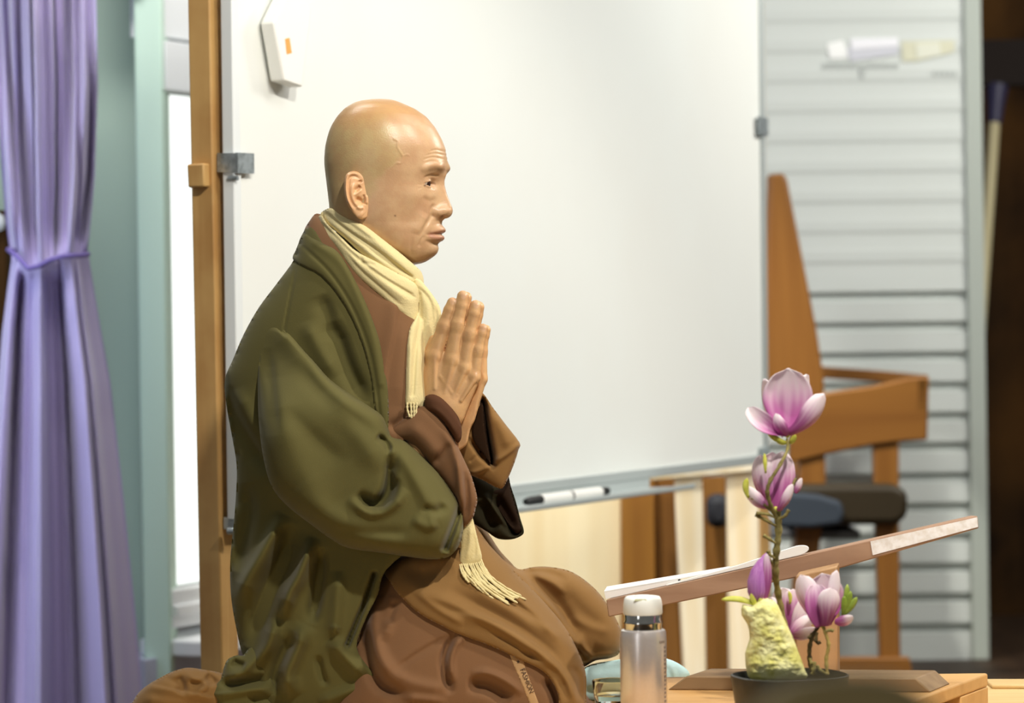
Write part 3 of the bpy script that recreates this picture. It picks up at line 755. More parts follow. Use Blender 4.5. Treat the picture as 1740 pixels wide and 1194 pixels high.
b.prism([c + Vector((R * 1.004 * math.cos(math.radians(-40) + t), R * 1.004 * math.sin(math.radians(-40) + t), zz(y))) for t, y in ((-0.15, 1090), (0.2, 1090), (0.2, 1086), (-0.15, 1086))], (0.0004, -0.0003, 0))
b.make('printed_column', mat('pale_print', (150, 138, 130), 0.5, metal=0.3), fl)
gm = mat('drinking_glass', (240, 248, 246), 0.01, 0.5, trans=1.0, ior=1.16)
dg = 3.86; pg_ = dg / FPX; cg = P(1041, 1150, dg); cg.z = TZ
zg = lambda y: P(1041, y, dg).z - TZ
rg = 35 * pg_
gl = MB(); gl.lathe(cg, [(rg * 0.86, 0.0), (rg * 0.9, 0.004), (rg, zg(1157)), (rg * 0.985, zg(1155)), (rg * 0.95, zg(1157)), (rg * 0.84, 0.009), (0.001, 0.008)], 48)
tag(gl.make('glass_tumbler', gm, smooth=True, auto=60), 'small clear glass tumbler half hidden behind the steel flask', 'glass')

# ------------------------------------------------------------------ flower dish, rock and magnolia
dvz = 3.70; pv = dvz / FPX
vc = P(1342, 1146, dvz); vz = vc.z; vc.z = TZ
m_vase = mat('black_glaze', (44, 46, 42), 0.42, 0.5)
H = vz - TZ
b = MB(); yaw = math.radians(20); R1 = 98 * pv
b.lathe(vc, [(0.86, 0.0), (0.9, 0.002), (0.99, H * 0.9), (1.0, H), (0.965, H + 0.001), (0.945, H - 0.003), (0.93, H - 0.011), (0.001, H - 0.011)], 72, R1, 0.060, yaw, 2.7)
vase = b.make('flower_dish', m_vase, smooth=True, auto=50); tag(vase, 'black glazed oval flower dish on the low table', 'dish')
fm = lambda u, v, w: P(u, v, dvz - w * pv)
# rock
def rock():
    ol = [(1262, 1026), (1276, 1030), (1293, 1016), (1310, 1018), (1322, 1028), (1332, 1050), (1346, 1078), (1358, 1110), (1368, 1138), (1370, 1152), (1320, 1156), (1282, 1155), (1270, 1146), (1266, 1110), (1274, 1085), (1270, 1060), (1260, 1045)]
    from mathutils import noise as nz
    def ns(x, y):
        return np.array([nz.fractal(Vector((a * 0.035, q * 0.05, 3.1)), 0.9, 2.1, 6) * 5.5 + nz.fractal(Vector((a * 0.16, q * 0.2, 7.0)), 0.8, 2.0, 3) * 1.5 for a, q in zip(x, y)])
    V, F, _ = relief('rock', ol, None, None, T=36, L=22, step=2.0, smooth=2, noise=ns, raw=True, foldfade=10)
    # body_map -> dish depth
    u, v = project(V); w = (D0 - (V - CAM) @ FW) / SC
    rng = np.random.RandomState(1)
    V2 = np.array([fm(a, q, c_ * 1.0 + 4) for a, q, c_ in zip(u, v, w)])
    return V2, F
rv, rf = rock()
rk = obj('rock', rv, rf, mat('pale_yellow_stone', (218, 212, 124), 0.85, 0.15, bump=(220, 0.6, 0.0025), vary=(45, (238, 234, 176), 0.9)), None, True)
tag(rk, 'pale yellow rough stone standing in the black flower dish', 'rock')

m_petal = mat('magnolia_petal', (230, 180, 215), 0.5, 0.25, attr=True, transl=0.3)
m_stem = mat('magnolia_twig', (150, 138, 82), 0.8, vary=(90, (104, 92, 48), 0.8), bump=(150, 0.6))
m_twigd = mat('dark_twig', (96, 80, 46), 0.85, vary=(90, (60, 48, 28), 0.8))
m_leaf = mat('young_leaf', (190, 190, 70), 0.55, vary=(60, (214, 212, 110), 0.7))
m_leafg = mat('green_leaf', (128, 150, 52), 0.55, vary=(60, (170, 184, 84), 0.7))
DEEP, MIDC, PALE = np.array(lin((196, 104, 172))), np.array(lin((240, 200, 226))), np.array(lin((252, 240, 243)))
def petal(name, parent, base, tip, bulge, W, cup, nrm, m=None, deep=0.45, thick=1.6, peak=0.62, pts=(18, 13), flip=1, tone=1.0, tipsharp=0.42):
    """Spoon-shaped petal from base to tip (photo pixels u, v and w towards the camera)."""
    B, T = np.array(base, float), np.array(tip, float); C = (B + T) / 2 + np.array(bulge, float)
    N0 = np.array(nrm, float); N0 /= np.linalg.norm(N0)
    nt_, nx_ = pts; front = []; backv = []; cols = []
    for i in range(nt_ + 1):
        t = i / nt_
        mid = (1 - t) ** 2 * B + 2 * t * (1 - t) * C + t * t * T
        tg = 2 * (1 - t) * (C - B) + 2 * t * (T - C); tg /= np.linalg.norm(tg)
        n_ = N0 - tg * (N0 @ tg); n_ /= np.linalg.norm(n_); s_ = np.cross(tg, n_)
        p_ = t ** 0.75
        hw = W * max(0.0, math.sin(math.pi * min(1, 0.10 + 0.90 * t ** (math.log(0.5) / math.log(peak))))) ** (tipsharp if t > peak else 0.75)
        hw = max(hw, 0.6)
        for j in range(nx_ + 1):
            x = 2 * j / nx_ - 1
            off = -cup * (x * x) * (hw / W) + 0.05 * W * math.sin(5 * x + 6 * t) * (t * 0.6)
            q = mid + s_ * x * hw + n_ * off * flip
            front.append(fm(*q)); backv.append(fm(*(q - n_ * thick)))
            k = sstep(deep - 0.45, deep + 0.22, t + 0.10 * math.cos(9 * x) - 0.10 * abs(x) - 0.06 * math.cos(23 * x))
            c_ = DEEP * (1 - k) + MIDC * k; k2 = sstep(deep - 0.15, deep + 0.35, t + 0.05 * math.cos(17 * x)); c_ = c_ * (1 - k2) + PALE * k2
            cols.append(c_ * tone)
    n = len(front); r = nx_ + 1; F = []
    for i in range(nt_):
        for j in range(nx_):
            k = i * r + j; F.append([k, k + 1, k + r + 1, k + r]); F.append([n + k, n + k + r, n + k + r + 1, n + k + 1])
    rim = [j for j in range(r)] + [i * r + nx_ for i in range(1, nt_ + 1)] + [nt_ * r + j for j in range(nx_ - 1, -1, -1)] + [i * r for i in range(nt_ - 1, 0, -1)]
    for a in range(len(rim)):
        p1, p2 = rim[a], rim[(a + 1) % len(rim)]; F.append([p1, n + p1, n + p2, p2])
    return obj(name, front + backv, F, m or m_petal, parent, True, np.array(cols + cols) if m is None else None)
def twig(name, parent, pts, r, m=None, knobs=0, n=9):
    c = catmull(np.array(pts, float), 6, False); rr = np.linspace(r[0], r[1], len(c)) if hasattr(r, '__len__') else np.full(len(c), r)
    if knobs: rr = rr * (1 + 0.16 * np.sin(np.arange(len(c)) * 2.1) + 0.1 * np.sin(np.arange(len(c)) * 5.3 + 1))
    b = MB(); b.tube([fm(*q) for q in c], rr * pv, n); return b.make(name, m or m_stem, parent, smooth=True, auto=None)
def flower(parent, base, name='flower', r=6):
    c = fm(*base); b = MB(); rr = r * pv
    b.lathe(c, [(0.001, -rr), (rr * 0.7, -rr * 0.6), (rr, 0.0), (rr * 0.7, rr * 0.8), (0.001, rr * 1.2)], 14)
    return b.make(name, m_leaf, parent, smooth=True, auto=None)
br1 = thing('magnolia_branch', fm(1330, 1150, -14), 'tall magnolia branch with two large pink blooms rising behind the yellow stone', 'flower')
twig('stem', br1, [(1338, 1148, -52), (1334, 1070, -52), (1323, 1012, -44), (1318, 975, -22), (1319, 940, -8), (1323, 905, -4), (1322, 872, -2)], (5.2, 6.0), knobs=1)
twig('twig', br1, [(1321, 880, -2), (1311, 862, 10), (1304, 838, 22), (1308, 818, 26), (1324, 792, 26), (1338, 764, 14), (1338, 746, 4)], (4.2, 2.6), knobs=1)
twig('twig', br1, [(1318, 872, 0), (1300, 858, 6), (1290, 850, 8), (1276, 846, 8)], (3.4, 2.2), knobs=1)
twig('twig', br1, [(1322, 872, 0), (1336, 848, 4), (1345, 828, 6), (1352, 812, 6)], (3.4, 2.2), knobs=1)
for q in ([(1318, 893, 0), (1302, 884, 8), (1284, 874, 10)], [(1318, 880, 0), (1306, 874, 10), (1294, 872, 14), (1286, 872, 16)], [(1322, 882, 0), (1334, 876, 8), (1340, 866, 10)],
          [(1317, 922, 0), (1308, 916, 8), (1298, 910, 12)], [(1316, 948, -6), (1308, 942, 2), (1305, 936, 4)], [(1315, 962, -16), (1308, 950, 0), (1302, 944, 2)],
          [(1315, 985, -28), (1307, 976, -20), (1304, 968, -18)]):
    twig('side_bud', br1, q, (2.0, 3.4), m_stem, knobs=1)
f1 = flower(br1, (1338, 738, 0))
petal('petal', f1, (1336, 736, -14), (1339, 626, -12), (2, 0, -26), 43, 14, (0, 0, 1), deep=0.55, peak=0.6, flip=-1)
petal('petal', f1, (1330, 736, -24), (1300, 644, -50), (-16, 0, -40), 22, 10, (-0.7, 0, 0.7), deep=0.3, peak=0.6)
petal('petal', f1, (1345, 734, -24), (1371, 636, -52), (12, 0, -40), 20, 10, (0.7, 0, 0.7), deep=0.3, peak=0.6)
petal('petal', f1, (1330, 738, 4), (1271, 692, 16), (-4, 14, 16), 17, 10, (-0.3, -0.6, 0.75), deep=0.55, peak=0.6, flip=-1)
petal('petal', f1, (1340, 738, 8), (1401, 668, 18), (14, 20, 18), 21, 12, (0.5, 0.35, 0.8), deep=0.55, peak=0.66)
petal('petal', f1, (1337, 741, 10), (1318, 702, 22), (-8, 4, 16), 12, 6, (-0.3, 0.2, 0.9), deep=0.6, peak=0.45)
for tp_ in ((1303, 733, 14), (1352, 738, 14), (1316, 742, 18)):
    petal('sepal', f1, (1340, 752, 4), tp_, (0, 10, 4), 5, 2, (0, 0.3, 1), m=m_leaf, pts=(8, 5))
f2 = flower(br1, (1318, 866, 2), r=5)
petal('petal', f2, (1320, 866, -4), (1328, 766, -10), (10, -4, 8), 25, 12, (0.2, 0, 1), deep=0.62, peak=0.6)
petal('petal', f2, (1316, 864, -6), (1292, 772, -8), (-16, -4, 6), 22, 12, (-0.35, 0, 0.9), deep=0.5, peak=0.6)
petal('petal', f2, (1316, 866, -14), (1312, 768, -40), (-2, 0, -30), 30, 12, (0, 0, 1), deep=0.5, peak=0.6, flip=-1)
petal('petal', f2, (1308, 862, 6), (1267, 826, 8), (-8, 10, 8), 12, 6, (-0.3, 0.2, 0.9), deep=0.4, peak=0.55)
petal('petal', f2, (1322, 868, 8), (1347, 822, 16), (4, 10, 12), 9, 5, (0.4, 0.2, 0.9), deep=0.5, peak=0.6)
petal('petal', f2, (1352, 838, 6), (1362, 812, 8), (2, 2, 4), 6, 3, (0.4, 0, 0.9), deep=0.45, peak=0.5)
petal('sepal', f2, (1301, 804, 24), (1299, 770, 22), (0, 0, 6), 3.5, 1, (0, 0, 1), m=m_leaf, pts=(8, 4))
petal('bud_leaf', br1, (1272, 846, 10), (1270, 812, 10), (-8, -2, 4), 5.5, 2, (0, 0, 1), m=m_leaf, pts=(8, 5))

br2 = thing('magnolia_bud_sprig', fm(1290, 1045, 6), 'closed purple magnolia bud with yellow leaves standing left of the stem', 'flower')
twig('stem', br2, [(1300, 1060, -10), (1296, 1040, -4), (1291, 1020, 2), (1289, 1012, 4)], (4, 3.4), m_leaf)
bd = MB(); ax0 = np.array((1287.0, 1022, 4)); ax1 = np.array((1303.0, 938, 2)); rs = [(0.0, 5), (0.07, 12), (0.2, 16), (0.4, 17), (0.6, 14.5), (0.78, 9.5), (0.92, 4), (1.0, 0.8)]
bd.tube([fm(*(ax0 * (1 - t) + ax1 * t + np.array((-7 * math.sin(math.pi * t), 0, 0)))) for t, _ in rs], [r * pv for _, r in rs], 20)
bo = bd.make('bud', mat('purple_bud', (172, 104, 176), 0.5, grain=(2, 260, (196, 136, 196))), br2, smooth=True, auto=None)
petal('petal', bo, (1300, 1020, 8), (1303, 940, 8), (8, 0, 12), 9, 4, (0.5, 0, 0.9), deep=0.8, peak=0.5, tone=0.9)
petal('leaf', br2, (1293, 1032, 8), (1226, 1018, 14), (2, -16, 6), 6, 2, (0, -0.6, 0.8), m=m_leaf, pts=(12, 5))
petal('leaf', br2, (1290, 1036, 12), (1276, 1008, 16), (-4, 0, 6), 5, 2, (0, 0, 1), m=m_leaf, pts=(8, 5))
petal('leaf', br2, (1294, 1036, 12), (1291, 1016, 18), (2, 0, 5), 6, 2, (0, 0, 1), m=m_leaf, pts=(8, 5))

br3 = thing('magnolia_low_branch', fm(1390, 1140, -6), 'low magnolia sprig with pink blooms hanging over the right of the dish', 'flower')
twig('stem', br3, [(1380, 1144, -16), (1376, 1120, -12), (1376, 1098, -6), (1382, 1078, 0), (1392, 1062, 2)], (4.2, 3.2), m_twigd, knobs=1)
twig('stem', br3, [(1406, 1146, 0), (1404, 1120, 2), (1408, 1096, 4), (1403, 1076, 4), (1398, 1062, 2)], (3.2, 3.0), mat('yellow_twig', (190, 168, 96), 0.8, vary=(90, (150, 126, 66), 0.7)), knobs=1)
for q in ([(1384, 1086, 0), (1390, 1092, 4), (1394, 1090, 4)], [(1380, 1076, 0), (1374, 1084, 4)], [(1403, 1072, 6), (1412, 1070, 8), (1416, 1072, 8)], [(1388, 1074, 2), (1386, 1090, 6)],
          [(1378, 1128, -12), (1382, 1138, -2), (1383, 1145, 2)], [(1380, 1144, 4), (1384, 1136, 8), (1384, 1124, 8)], [(1404, 1144, 4), (1394, 1138, 8), (1388, 1130, 8)], [(1376, 1118, -10), (1380, 1128, 0)]):
    twig('twig', br3, q, (2.6, 3.2), m_twigd if q[0][1] < 1090 and q[0][0] < 1400 else m_stem, knobs=1)
f4 = flower(br3, (1396, 1060, 0), r=6)
petal('petal', f4, (1398, 1062, -8), (1396, 974, -16), (8, 0, -20), 34, 16, (0, 0, 1), deep=0.55, peak=0.6, flip=-1)
petal('petal', f4, (1392, 1062, 4), (1360, 976, 4), (-14, -4, 12), 22, 12, (-0.5, 0, 0.85), deep=0.5, peak=0.66)
petal('petal', f4, (1396, 1064, 6), (1386, 992, 10), (-2, 0, 18), 22, 10, (0.0, 0, 1), deep=0.8, peak=0.55, flip=-1)
petal('petal', f4, (1404, 1062, 4), (1422, 968, 4), (14, -4, 6), 13, 8, (0.6, 0, 0.8), deep=0.4, peak=0.6)
petal('petal', f4, (1404, 1064, 10), (1412, 998, 26), (4, -2, 18), 20, 9, (0.3, 0, 1), deep=0.5, peak=0.66)
petal('petal', f4, (1418, 1056, 6), (1449, 1046, 10), (4, 10, 4), 10, 4, (0.2, 0.4, 0.9), deep=0.55, peak=0.5)
f5 = flower(br3, (1352, 1070, -72), r=5)
petal('petal', f5, (1356, 1072, -82), (1330, 998, -82), (-14, -4, -6), 22, 9, (0, 0, 1), deep=0.35, peak=0.6)
petal('petal', f5, (1344, 1070, -78), (1348, 1000, -76), (4, -4, 8), 20, 9, (0.2, 0, 1), deep=0.7, peak=0.6)
petal('petal', f5, (1344, 1078, -72), (1372, 1012, -74), (8, -2, 8), 14, 6, (0.3, 0, 1), deep=0.3, peak=0.6)
petal('petal', f5, (1344, 1078, -66), (1384, 1050, -68), (-2, -10, 8), 12, 5, (0.2, -0.3, 1), deep=0.3, peak=0.55)
petal('petal', f5, (1342, 1078, -60), (1386, 1066, -56), (6, 14, 6), 11, 5, (0, 0.4, 1), deep=0.3, peak=0.55)
petal('petal', f5, (1336, 1060, -78), (1306, 1014, -82), (-6, -2, 4), 12, 5, (-0.2, 0, 1), deep=0.3, peak=0.6)
petal('stamen', f5, (1342, 1026, -60), (1340, 1004, -60), (4, 0, 2), 3.5, 1, (0, 0, 1), m=m_leaf, pts=(6, 4))
for tp_ in ((1440, 992, 6), (1456, 1014, 10), (1446, 1004, 12), (1434, 1012, 14)):
    petal('leaf', br3, (1432, 1046, 6), tp_, (4, 2, 4), 5.5, 2, (0.2, 0, 1), m=m_leafg, pts=(8, 5))
# ------------------------------------------------------------------ chair right in front of the camera
DC = 1.35
fc = thing('wooden_chair', Vector((P(1450, 1194, DC).x, DC - 0.2, 0)), 'blurred wooden chair close to the camera, only its crest showing at the bottom edge', 'chair')
m_fg = mat('dark_olive_wood', (186, 164, 112), 0.5, grain=(0, 10, (164, 142, 94)))
b = MB(); crest = catmull([(700, 1330), (900, 1300), (1100, 1285), (1230, 1262), (1300, 1196), (1360, 1163), (1440, 1152), (1520, 1158), (1585, 1192), (1650, 1262), (1780, 1285), (1980, 1300), (2180, 1330)], 5, False)
b.prism([P(x, y, DC) for x, y in crest] + [P(2180, 1640, DC), P(700, 1640, DC)], (0, 0.022, 0)); b.make('crest_rail', m_fg, fc, bevel=0.004)
xl_, xr_ = P(700, 1330, DC).x, P(2180, 1330, DC).x
for x in (xl_, xr_ - 0.03):
    zt_ = P(1450, 1600, DC).z
    b = MB(); b.prism([(x, DC, 0), (x + 0.03, DC, 0), (x + 0.03, DC, zt_), (x, DC, zt_)], (0, 0.022, 0)); b.make('leg', m_fg, fc)
    b = MB(); b.prism([(x, DC - 0.4, 0), (x + 0.03, DC - 0.4, 0), (x + 0.03, DC - 0.4, 0.43), (x, DC - 0.4, 0.43)], (0, 0.03, 0)); b.make('leg', m_fg, fc)
b = MB(); b.prism([(xl_, DC - 0.41, 0.43), (xr_, DC - 0.41, 0.43), (xr_, DC - 0.001, 0.43), (xl_, DC - 0.001, 0.43)], (0, 0, 0.025)); b.make('seat', m_fg, fc, bevel=0.004)
# ------------------------------------------------------------------ the seated person
m_skin = mat('skin', (205, 160, 118), 0.36, 0.5, attr=True, bump=(420, 0.22, 0.001), sss=0.08, vary=(55, (178, 128, 92), 0.28))
m_olive = mat('olive_cloth', (95, 89, 51), 0.8, 0.12, bump=(900, 0.25, 0.0008), sheen=0.12)
m_robe = mat('brown_cloth', (124, 90, 62), 0.8, 0.12, bump=(900, 0.25, 0.0008), sheen=0.2)
m_robe2 = mat('golden_brown_cloth', (136, 102, 60), 0.8, 0.12, bump=(900, 0.25, 0.0008), sheen=0.2)
m_cuff = mat('dark_brown_cloth', (88, 58, 40), 0.8, 0.12, bump=(900, 0.25, 0.0008))
m_scarf = mat('cream_knit', (222, 206, 154), 0.85, 0.1, bump=(420, 0.5, 0.0012), sheen=0.3)
pr = thing('person', P(640, 1194, 4.2), 'person in an olive robe and cream scarf sitting with palms pressed together', 'person')
pr.location.z = PLZ

# ---- head: cross-sections from crown to neck, then down the hidden trunk
HU, HV = 650.0, 300.0; YAW = math.radians(-13)
_prof = np.array([  # v, front u, back u, half width
    (168.4, 652, 632, 7), (169.2, 664, 622, 20), (171, 672, 612, 33), (174, 680, 604, 44), (178, 689, 597, 54), (185, 705, 586, 66), (198, 724, 573.5, 78), (217, 740, 562, 87), (237, 751, 556.5, 92),
    (253, 757.5, 553.5, 94), (271, 760.5, 552.8, 94), (284, 761, 553.5, 93), (291, 760.5, 554, 92), (297, 759, 555, 91), (305, 756, 556, 90),
    (316, 754, 557.3, 89), (331, 753, 559, 88), (346, 752, 560.5, 86), (358, 751, 561.5, 85), (371, 750, 563, 83), (389, 751, 566, 78),
    (400, 750, 569, 73), (411, 748, 572, 68), (424, 743, 576, 60), (434, 737, 580, 51), (442, 729, 584, 40), (447, 719, 587, 29), (450, 706, 588, 18)], float)
_pv = np.arange(168.4, 451, 0.4); _pc = [np.interp(_pv, _prof[:, 0], _prof[:, i]) for i in (1, 2, 3)]
def _soft(a, s_):
    k = np.exp(-(np.arange(-60, 61) * 0.4 / s_) ** 2 / 2); k /= k.sum()
    ap = np.concatenate((2 * a[0] - a[60:0:-1], a, 2 * a[-1] - a[-2:-62:-1])); return np.convolve(ap, k, 'valid')
_w = np.clip((_pv - 185) / 30, 0, 1) * np.clip((446 - _pv) / 12, 0, 1)
_pc = [_soft(_pc[0], 2.2) * _w + _pc[0] * (1 - _w), _soft(_pc[1], 7) * _w + _pc[1] * (1 - _w), _soft(_pc[2], 9) * _w + _soft(_pc[2], 3) * (1 - _w)]
def head_rows():
    vs_ = np.concatenate((168.4 + 18 * (np.linspace(0, 1, 26) ** 1.8), np.arange(187.4, 452, 1.25), np.array([456, 462, 470, 480, 495, 510, 530, 560, 600, 660, 740, 840, 940, 1040, 1120, 1150])))
    return vs_
def head_mesh():
    rows = head_rows(); NT = 460
    th = np.linspace(-math.pi, math.pi, NT, endpoint=False)
    t = np.linspace(0, math.pi, 400); ct = np.cos(t); st = np.sin(t)
    Xs, Ys, Zs = [], [], []
    for v in rows:
        f, bk, W = [np.interp(v, _pv, q) for q in _pc]; W = max(W, 4)
        c = 642.0 if v > 180 else 642.0
        r = np.zeros(NT)
        if v <= 450.5:
            jb = np.interp(v, [380, 400, 420, 435, 446, 450], [bk, 592, 628, 662, 692, 698]) if v > 380 else bk
            cx = (f + jb) / 2; a = (f - jb) / 2
            ex = np.interp(v, [170, 200, 280, 400, 450], [2.0, 2.05, 2.25, 2.15, 2.0])
            eg = np.interp(v, [170, 230, 320, 400, 450], [0.0, 0.08, 0.13, 0.10, 0.0])
            px_ = cx + a * np.sign(ct) * np.abs(ct) ** (2 / ex) - c
            py_ = W * np.abs(st) ** (2 / ex) * (1 - eg * ct)
            an = np.arctan2(py_, px_); rr = np.hypot(px_, py_)
            k = np.argmax(an) + 1
            o = np.argsort(an[:k]); r = np.interp(np.abs(th), an[:k][o], rr[:k][o], right=0 if k < 395 else None)
        if v >= 330:
            nf = np.interp(v, [330, 420, 452, 480, 530, 600, 740, 940, 1150], [650, 676, 682, 684, 680, 690, 690, 680, 690])
            nb = np.interp(v, [330, 360, 400, 450, 480, 530, 600, 740, 940, 1150], [575, 568, 571, 582, 576, 560, 530, 490, 470, 460])
            nw = np.interp(v, [330, 400, 480, 530, 600, 740, 940, 1150], [40, 58, 62, 66, 72, 76, 78, 80])
            if v > 500: c2 = (nf + nb) / 2
            else: c2 = c
            cx, a = (nf + nb) / 2, (nf - nb) / 2
            ex_ = cx - c2; ca, sa = np.cos(th), np.sin(th)
            A = (ca / a) ** 2 + (sa / nw) ** 2; B = -2 * ex_ * ca / a ** 2; C = (ex_ / a) ** 2 - 1
            rn = (-B + np.sqrt(np.maximum(B * B - 4 * A * C, 0))) / (2 * A)
            if v > 500: c = c2; r = rn
            else:
                kk = 5.0; r = np.maximum(r, rn) + np.where(np.abs(r - rn) < kk, (kk - np.abs(r - rn)) ** 2 / (4 * kk), 0)
        Xs.append(c + r * np.cos(th) - HU); Ys.append(r * np.sin(th)); Zs.append(np.full(NT, HV - v))
    X, Y, Zz = np.array(Xs), np.array(Ys), np.array(Zs)
    # soften the seams between sections
    for _ in range(3):
        X[1:-8] = (X[:-9] + 2 * X[1:-8] + X[2:-7]) / 4; Y[1:-8] = (Y[:-9] + 2 * Y[1:-8] + Y[2:-7]) / 4
    V = HV - Zz; frontm = np.clip(np.cos(np.arctan2(Y, X + 8)), 0, 1)
    on = sstep(0.3, 0.75, frontm)
    # nose, lips, brow: pushed forward from the face
    nh = np.interp(V, [292, 300, 308, 316, 331, 346, 353, 359, 364, 368, 372, 376, 381], [0, 2.5, 3, 4.5, 9.5, 16.5, 20, 21.5, 21, 19, 14, 4.5, 0])
    nw = np.interp(V, [292, 316, 331, 346, 358, 372, 381], [14, 11.5, 13, 14.5, 16, 15, 14])
    X = X + on * nh * np.exp(-(np.abs(Y) / nw) ** 2.3)
    al = np.exp(-((np.abs(Y) - 16) / 7.5) ** 2 - ((V - 361) / 8.5) ** 2); X = X + on * 9 * al
    lp = np.interp(V, [377, 383, 388, 391, 394, 397, 400, 404, 408, 412, 417], [0, 2.5, 7.0, 8.5, 7.5, 3.6, 5.0, 7.0, 5.5, 1.5, 0])
    X = X + on * lp * np.exp(-(np.abs(Y) / 25) ** 2.4)
    X = X + on * 3.5 * np.exp(-((V - 286) / 9) ** 2) * np.exp(-((np.abs(Y) - 27) / 20) ** 2)
    X = X + on * 4 * np.exp(-((V - 428) / 11) ** 2) * np.exp(-(np.abs(Y) / 22) ** 2)
    # eye sockets, lids and openings
    ey, ez, ex, er = 36.0, 315.0, 79.0, 14.5
    ay = np.abs(Y)
    X = X - on * 5.5 * np.exp(-((ay - 30) / 16) ** 2 - ((V - 311) / 12) ** 2)
    rr2 = (ay - ey) ** 2 + (V - ez) ** 2
    sph = ex + np.sqrt(np.maximum((er + 1.3) ** 2 - rr2, 0.0))
    msk = on * sstep(1.15, 0.4, np.sqrt(((ay - ey) / 16.5) ** 2 + ((V - ez) / 9.5) ** 2))
    X = X * (1 - msk) + np.where(rr2 < (er + 1.3) ** 2, sph, X) * msk
    q = (ay - 35.5) / 13.0
    up_ = 3.3 * np.sqrt(np.maximum(1 - q * q, 0)); lo_ = 3.4 * np.sqrt(np.maximum(1 - q * q, 0)); dz = ez - V + 0.5
    opn = on * sstep(-0.6, 0.5, np.minimum(up_ - dz, dz + lo_)) * (np.abs(q) < 1)
    X = X - 5.5 * opn
    return X, Y, Zz, V, opn
hX, hY, hZ, hV, hopn = head_mesh()
NR, NTH = hX.shape
def head_world(X, Y, Zz):
    u = HU + X * math.cos(YAW) - Y * math.sin(YAW); w = -(X * math.sin(YAW) + Y * math.cos(YAW))
    return lin_map(u, HV - Zz, w)
def grid_normals(V3):
    du = np.roll(V3, -1, 1) - np.roll(V3, 1, 1); dv = np.gradient(V3, axis=0)
    n = np.cross(du, dv); n /= np.maximum(np.linalg.norm(n, axis=2, keepdims=True), 1e-12)
    return n
W3 = head_world(hX, hY, hZ)
# feature maps are read at the pixel where the near-side twin of each vertex lies
hu, hv = project(head_world(hX, -np.abs(hY), hZ).reshape(-1, 3)); hu = hu.reshape(hX.shape); hv = hv.reshape(hX.shape)
FEAT = [([(716, 292), (727, 284), (740, 281), (754, 286)], 2.6, 6, 6), ([(719, 304), (728, 299.5), (738, 298), (747, 300)], -1.9, 2.4, 2.4),
        ([(718, 328), (730, 333), (742, 330)], 0.7, 5, 5), ([(716, 334), (729, 341), (741, 338)], -0.7, 3, 5), ([(718, 314), (708, 313)], -0.4, 1.6, 1.6), ([(717, 318), (709, 321)], -0.4, 1.6, 1.6),
        ([(740, 346), (734.5, 354), (735, 365), (741, 371)], -2.4, 2.8, 3.6), ([(738, 362), (729, 375), (720, 390), (716, 404)], -2.4, 3.2, 4.5), ([(724, 362), (713, 382), (706, 398)], 2.2, 9, 9),
        ([(759, 396.5), (746, 397.5), (734, 398.5), (723, 398.5)], -2.2, 2.0, 2.2, 1), ([(755, 391), (743, 392.5), (730, 396)], 1.4, 3.4, 3.4), ([(753, 403.5), (742, 404.5), (731, 402)], 1.8, 4, 4),
        ([(748, 414), (735, 414), (722, 408)], -2.0, 4, 4), ([(721, 400), (715, 410), (712, 421)], -1.7, 2.6, 2.6), ([(701, 402), (698, 420), (700, 437)], -0.7, 3, 3),
        ([(728, 258), (741, 254.5), (757, 258)], -0.8, 1.5, 1.5), ([(722, 265), (738, 260.5), (758, 264)], -0.9, 1.5, 1.5), ([(718, 272), (735, 267), (757, 271)], -0.9, 1.5, 1.5), ([(719, 279), (732, 274), (750, 277)], -0.6, 1.5, 1.5),
        ([(670, 236), (676, 240), (676, 251), (684.7, 265.6), (681, 277), (673.4, 277), (662, 288), (650, 298)], 0.75, 1.6, 1.6, 2), ([(684, 266), (692, 262), (697, 266)], 0.5, 1.5, 1.5)]
blob = lambda x, y, rx, ry: np.exp(-((hu - x) / rx) ** 2 - ((hv - y) / ry) ** 2)
disp = folds_at(FEAT, hu, hv)
disp += 3.0 * blob(746, 361, 6, 6.5) - 6.0 * blob(753, 370, 4.6, 2.8) - 2.6 * blob(700, 272, 24, 22) + 3.0 * blob(706, 332, 20, 16) + 1.5 * blob(733, 428, 11, 9) - 2.0 * blob(690, 372, 20, 18) - 2.0 * blob(741, 312, 4, 7)
disp += 1.5 * blob(610, 320, 40, 40) * 0
disp *= sstep(455, 445, hv) * sstep(0.0, 25.0, np.abs(hY) + 40 * (hX > 40)) * (1 - hopn)
N3 = grid_normals(W3)
sgn = np.sign(((W3 - W3[:, :, :].mean(axis=1, keepdims=True)) * N3).sum(2)); sgn = np.median(sgn)
W3 = W3 + N3 * (sgn * disp * SC)[..., None]
# skin tone: shaved scalp, face, lips, brows
c_face, c_scalp, c_top, c_lip, c_brow = [np.array(lin(c)) for c in ((200, 163, 124), (188, 163, 114), (188, 147, 98), (176, 124, 106), (134, 102, 72))]
bl = np.interp(hv, [168, 185, 215, 240, 252, 266, 278, 298, 318, 340, 400], [640, 655, 668, 672, 678, 684, 672, 650, 636, 627, 590])
k_scalp = sstep(9, -13, hu - bl + 5 * np.sin(hv * 0.21) * np.sin(hu * 0.13)) * 0.85
k_top = sstep(222, 192, hv + 0.12 * (hu - 640)) * 0.85
col = c_face * (1 - k_scalp[..., None]) + c_scalp * k_scalp[..., None]
col = col * (1 - k_top[..., None]) + c_top * k_top[..., None]
kl = np.exp(-(seg_dist(np.array([(757, 392.5), (744, 394), (732, 397)]), hu, hv)[0] / 3.6) ** 2) + np.exp(-(seg_dist(np.array([(755, 403), (744, 404), (733, 401)]), hu, hv)[0] / 4.0) ** 2)
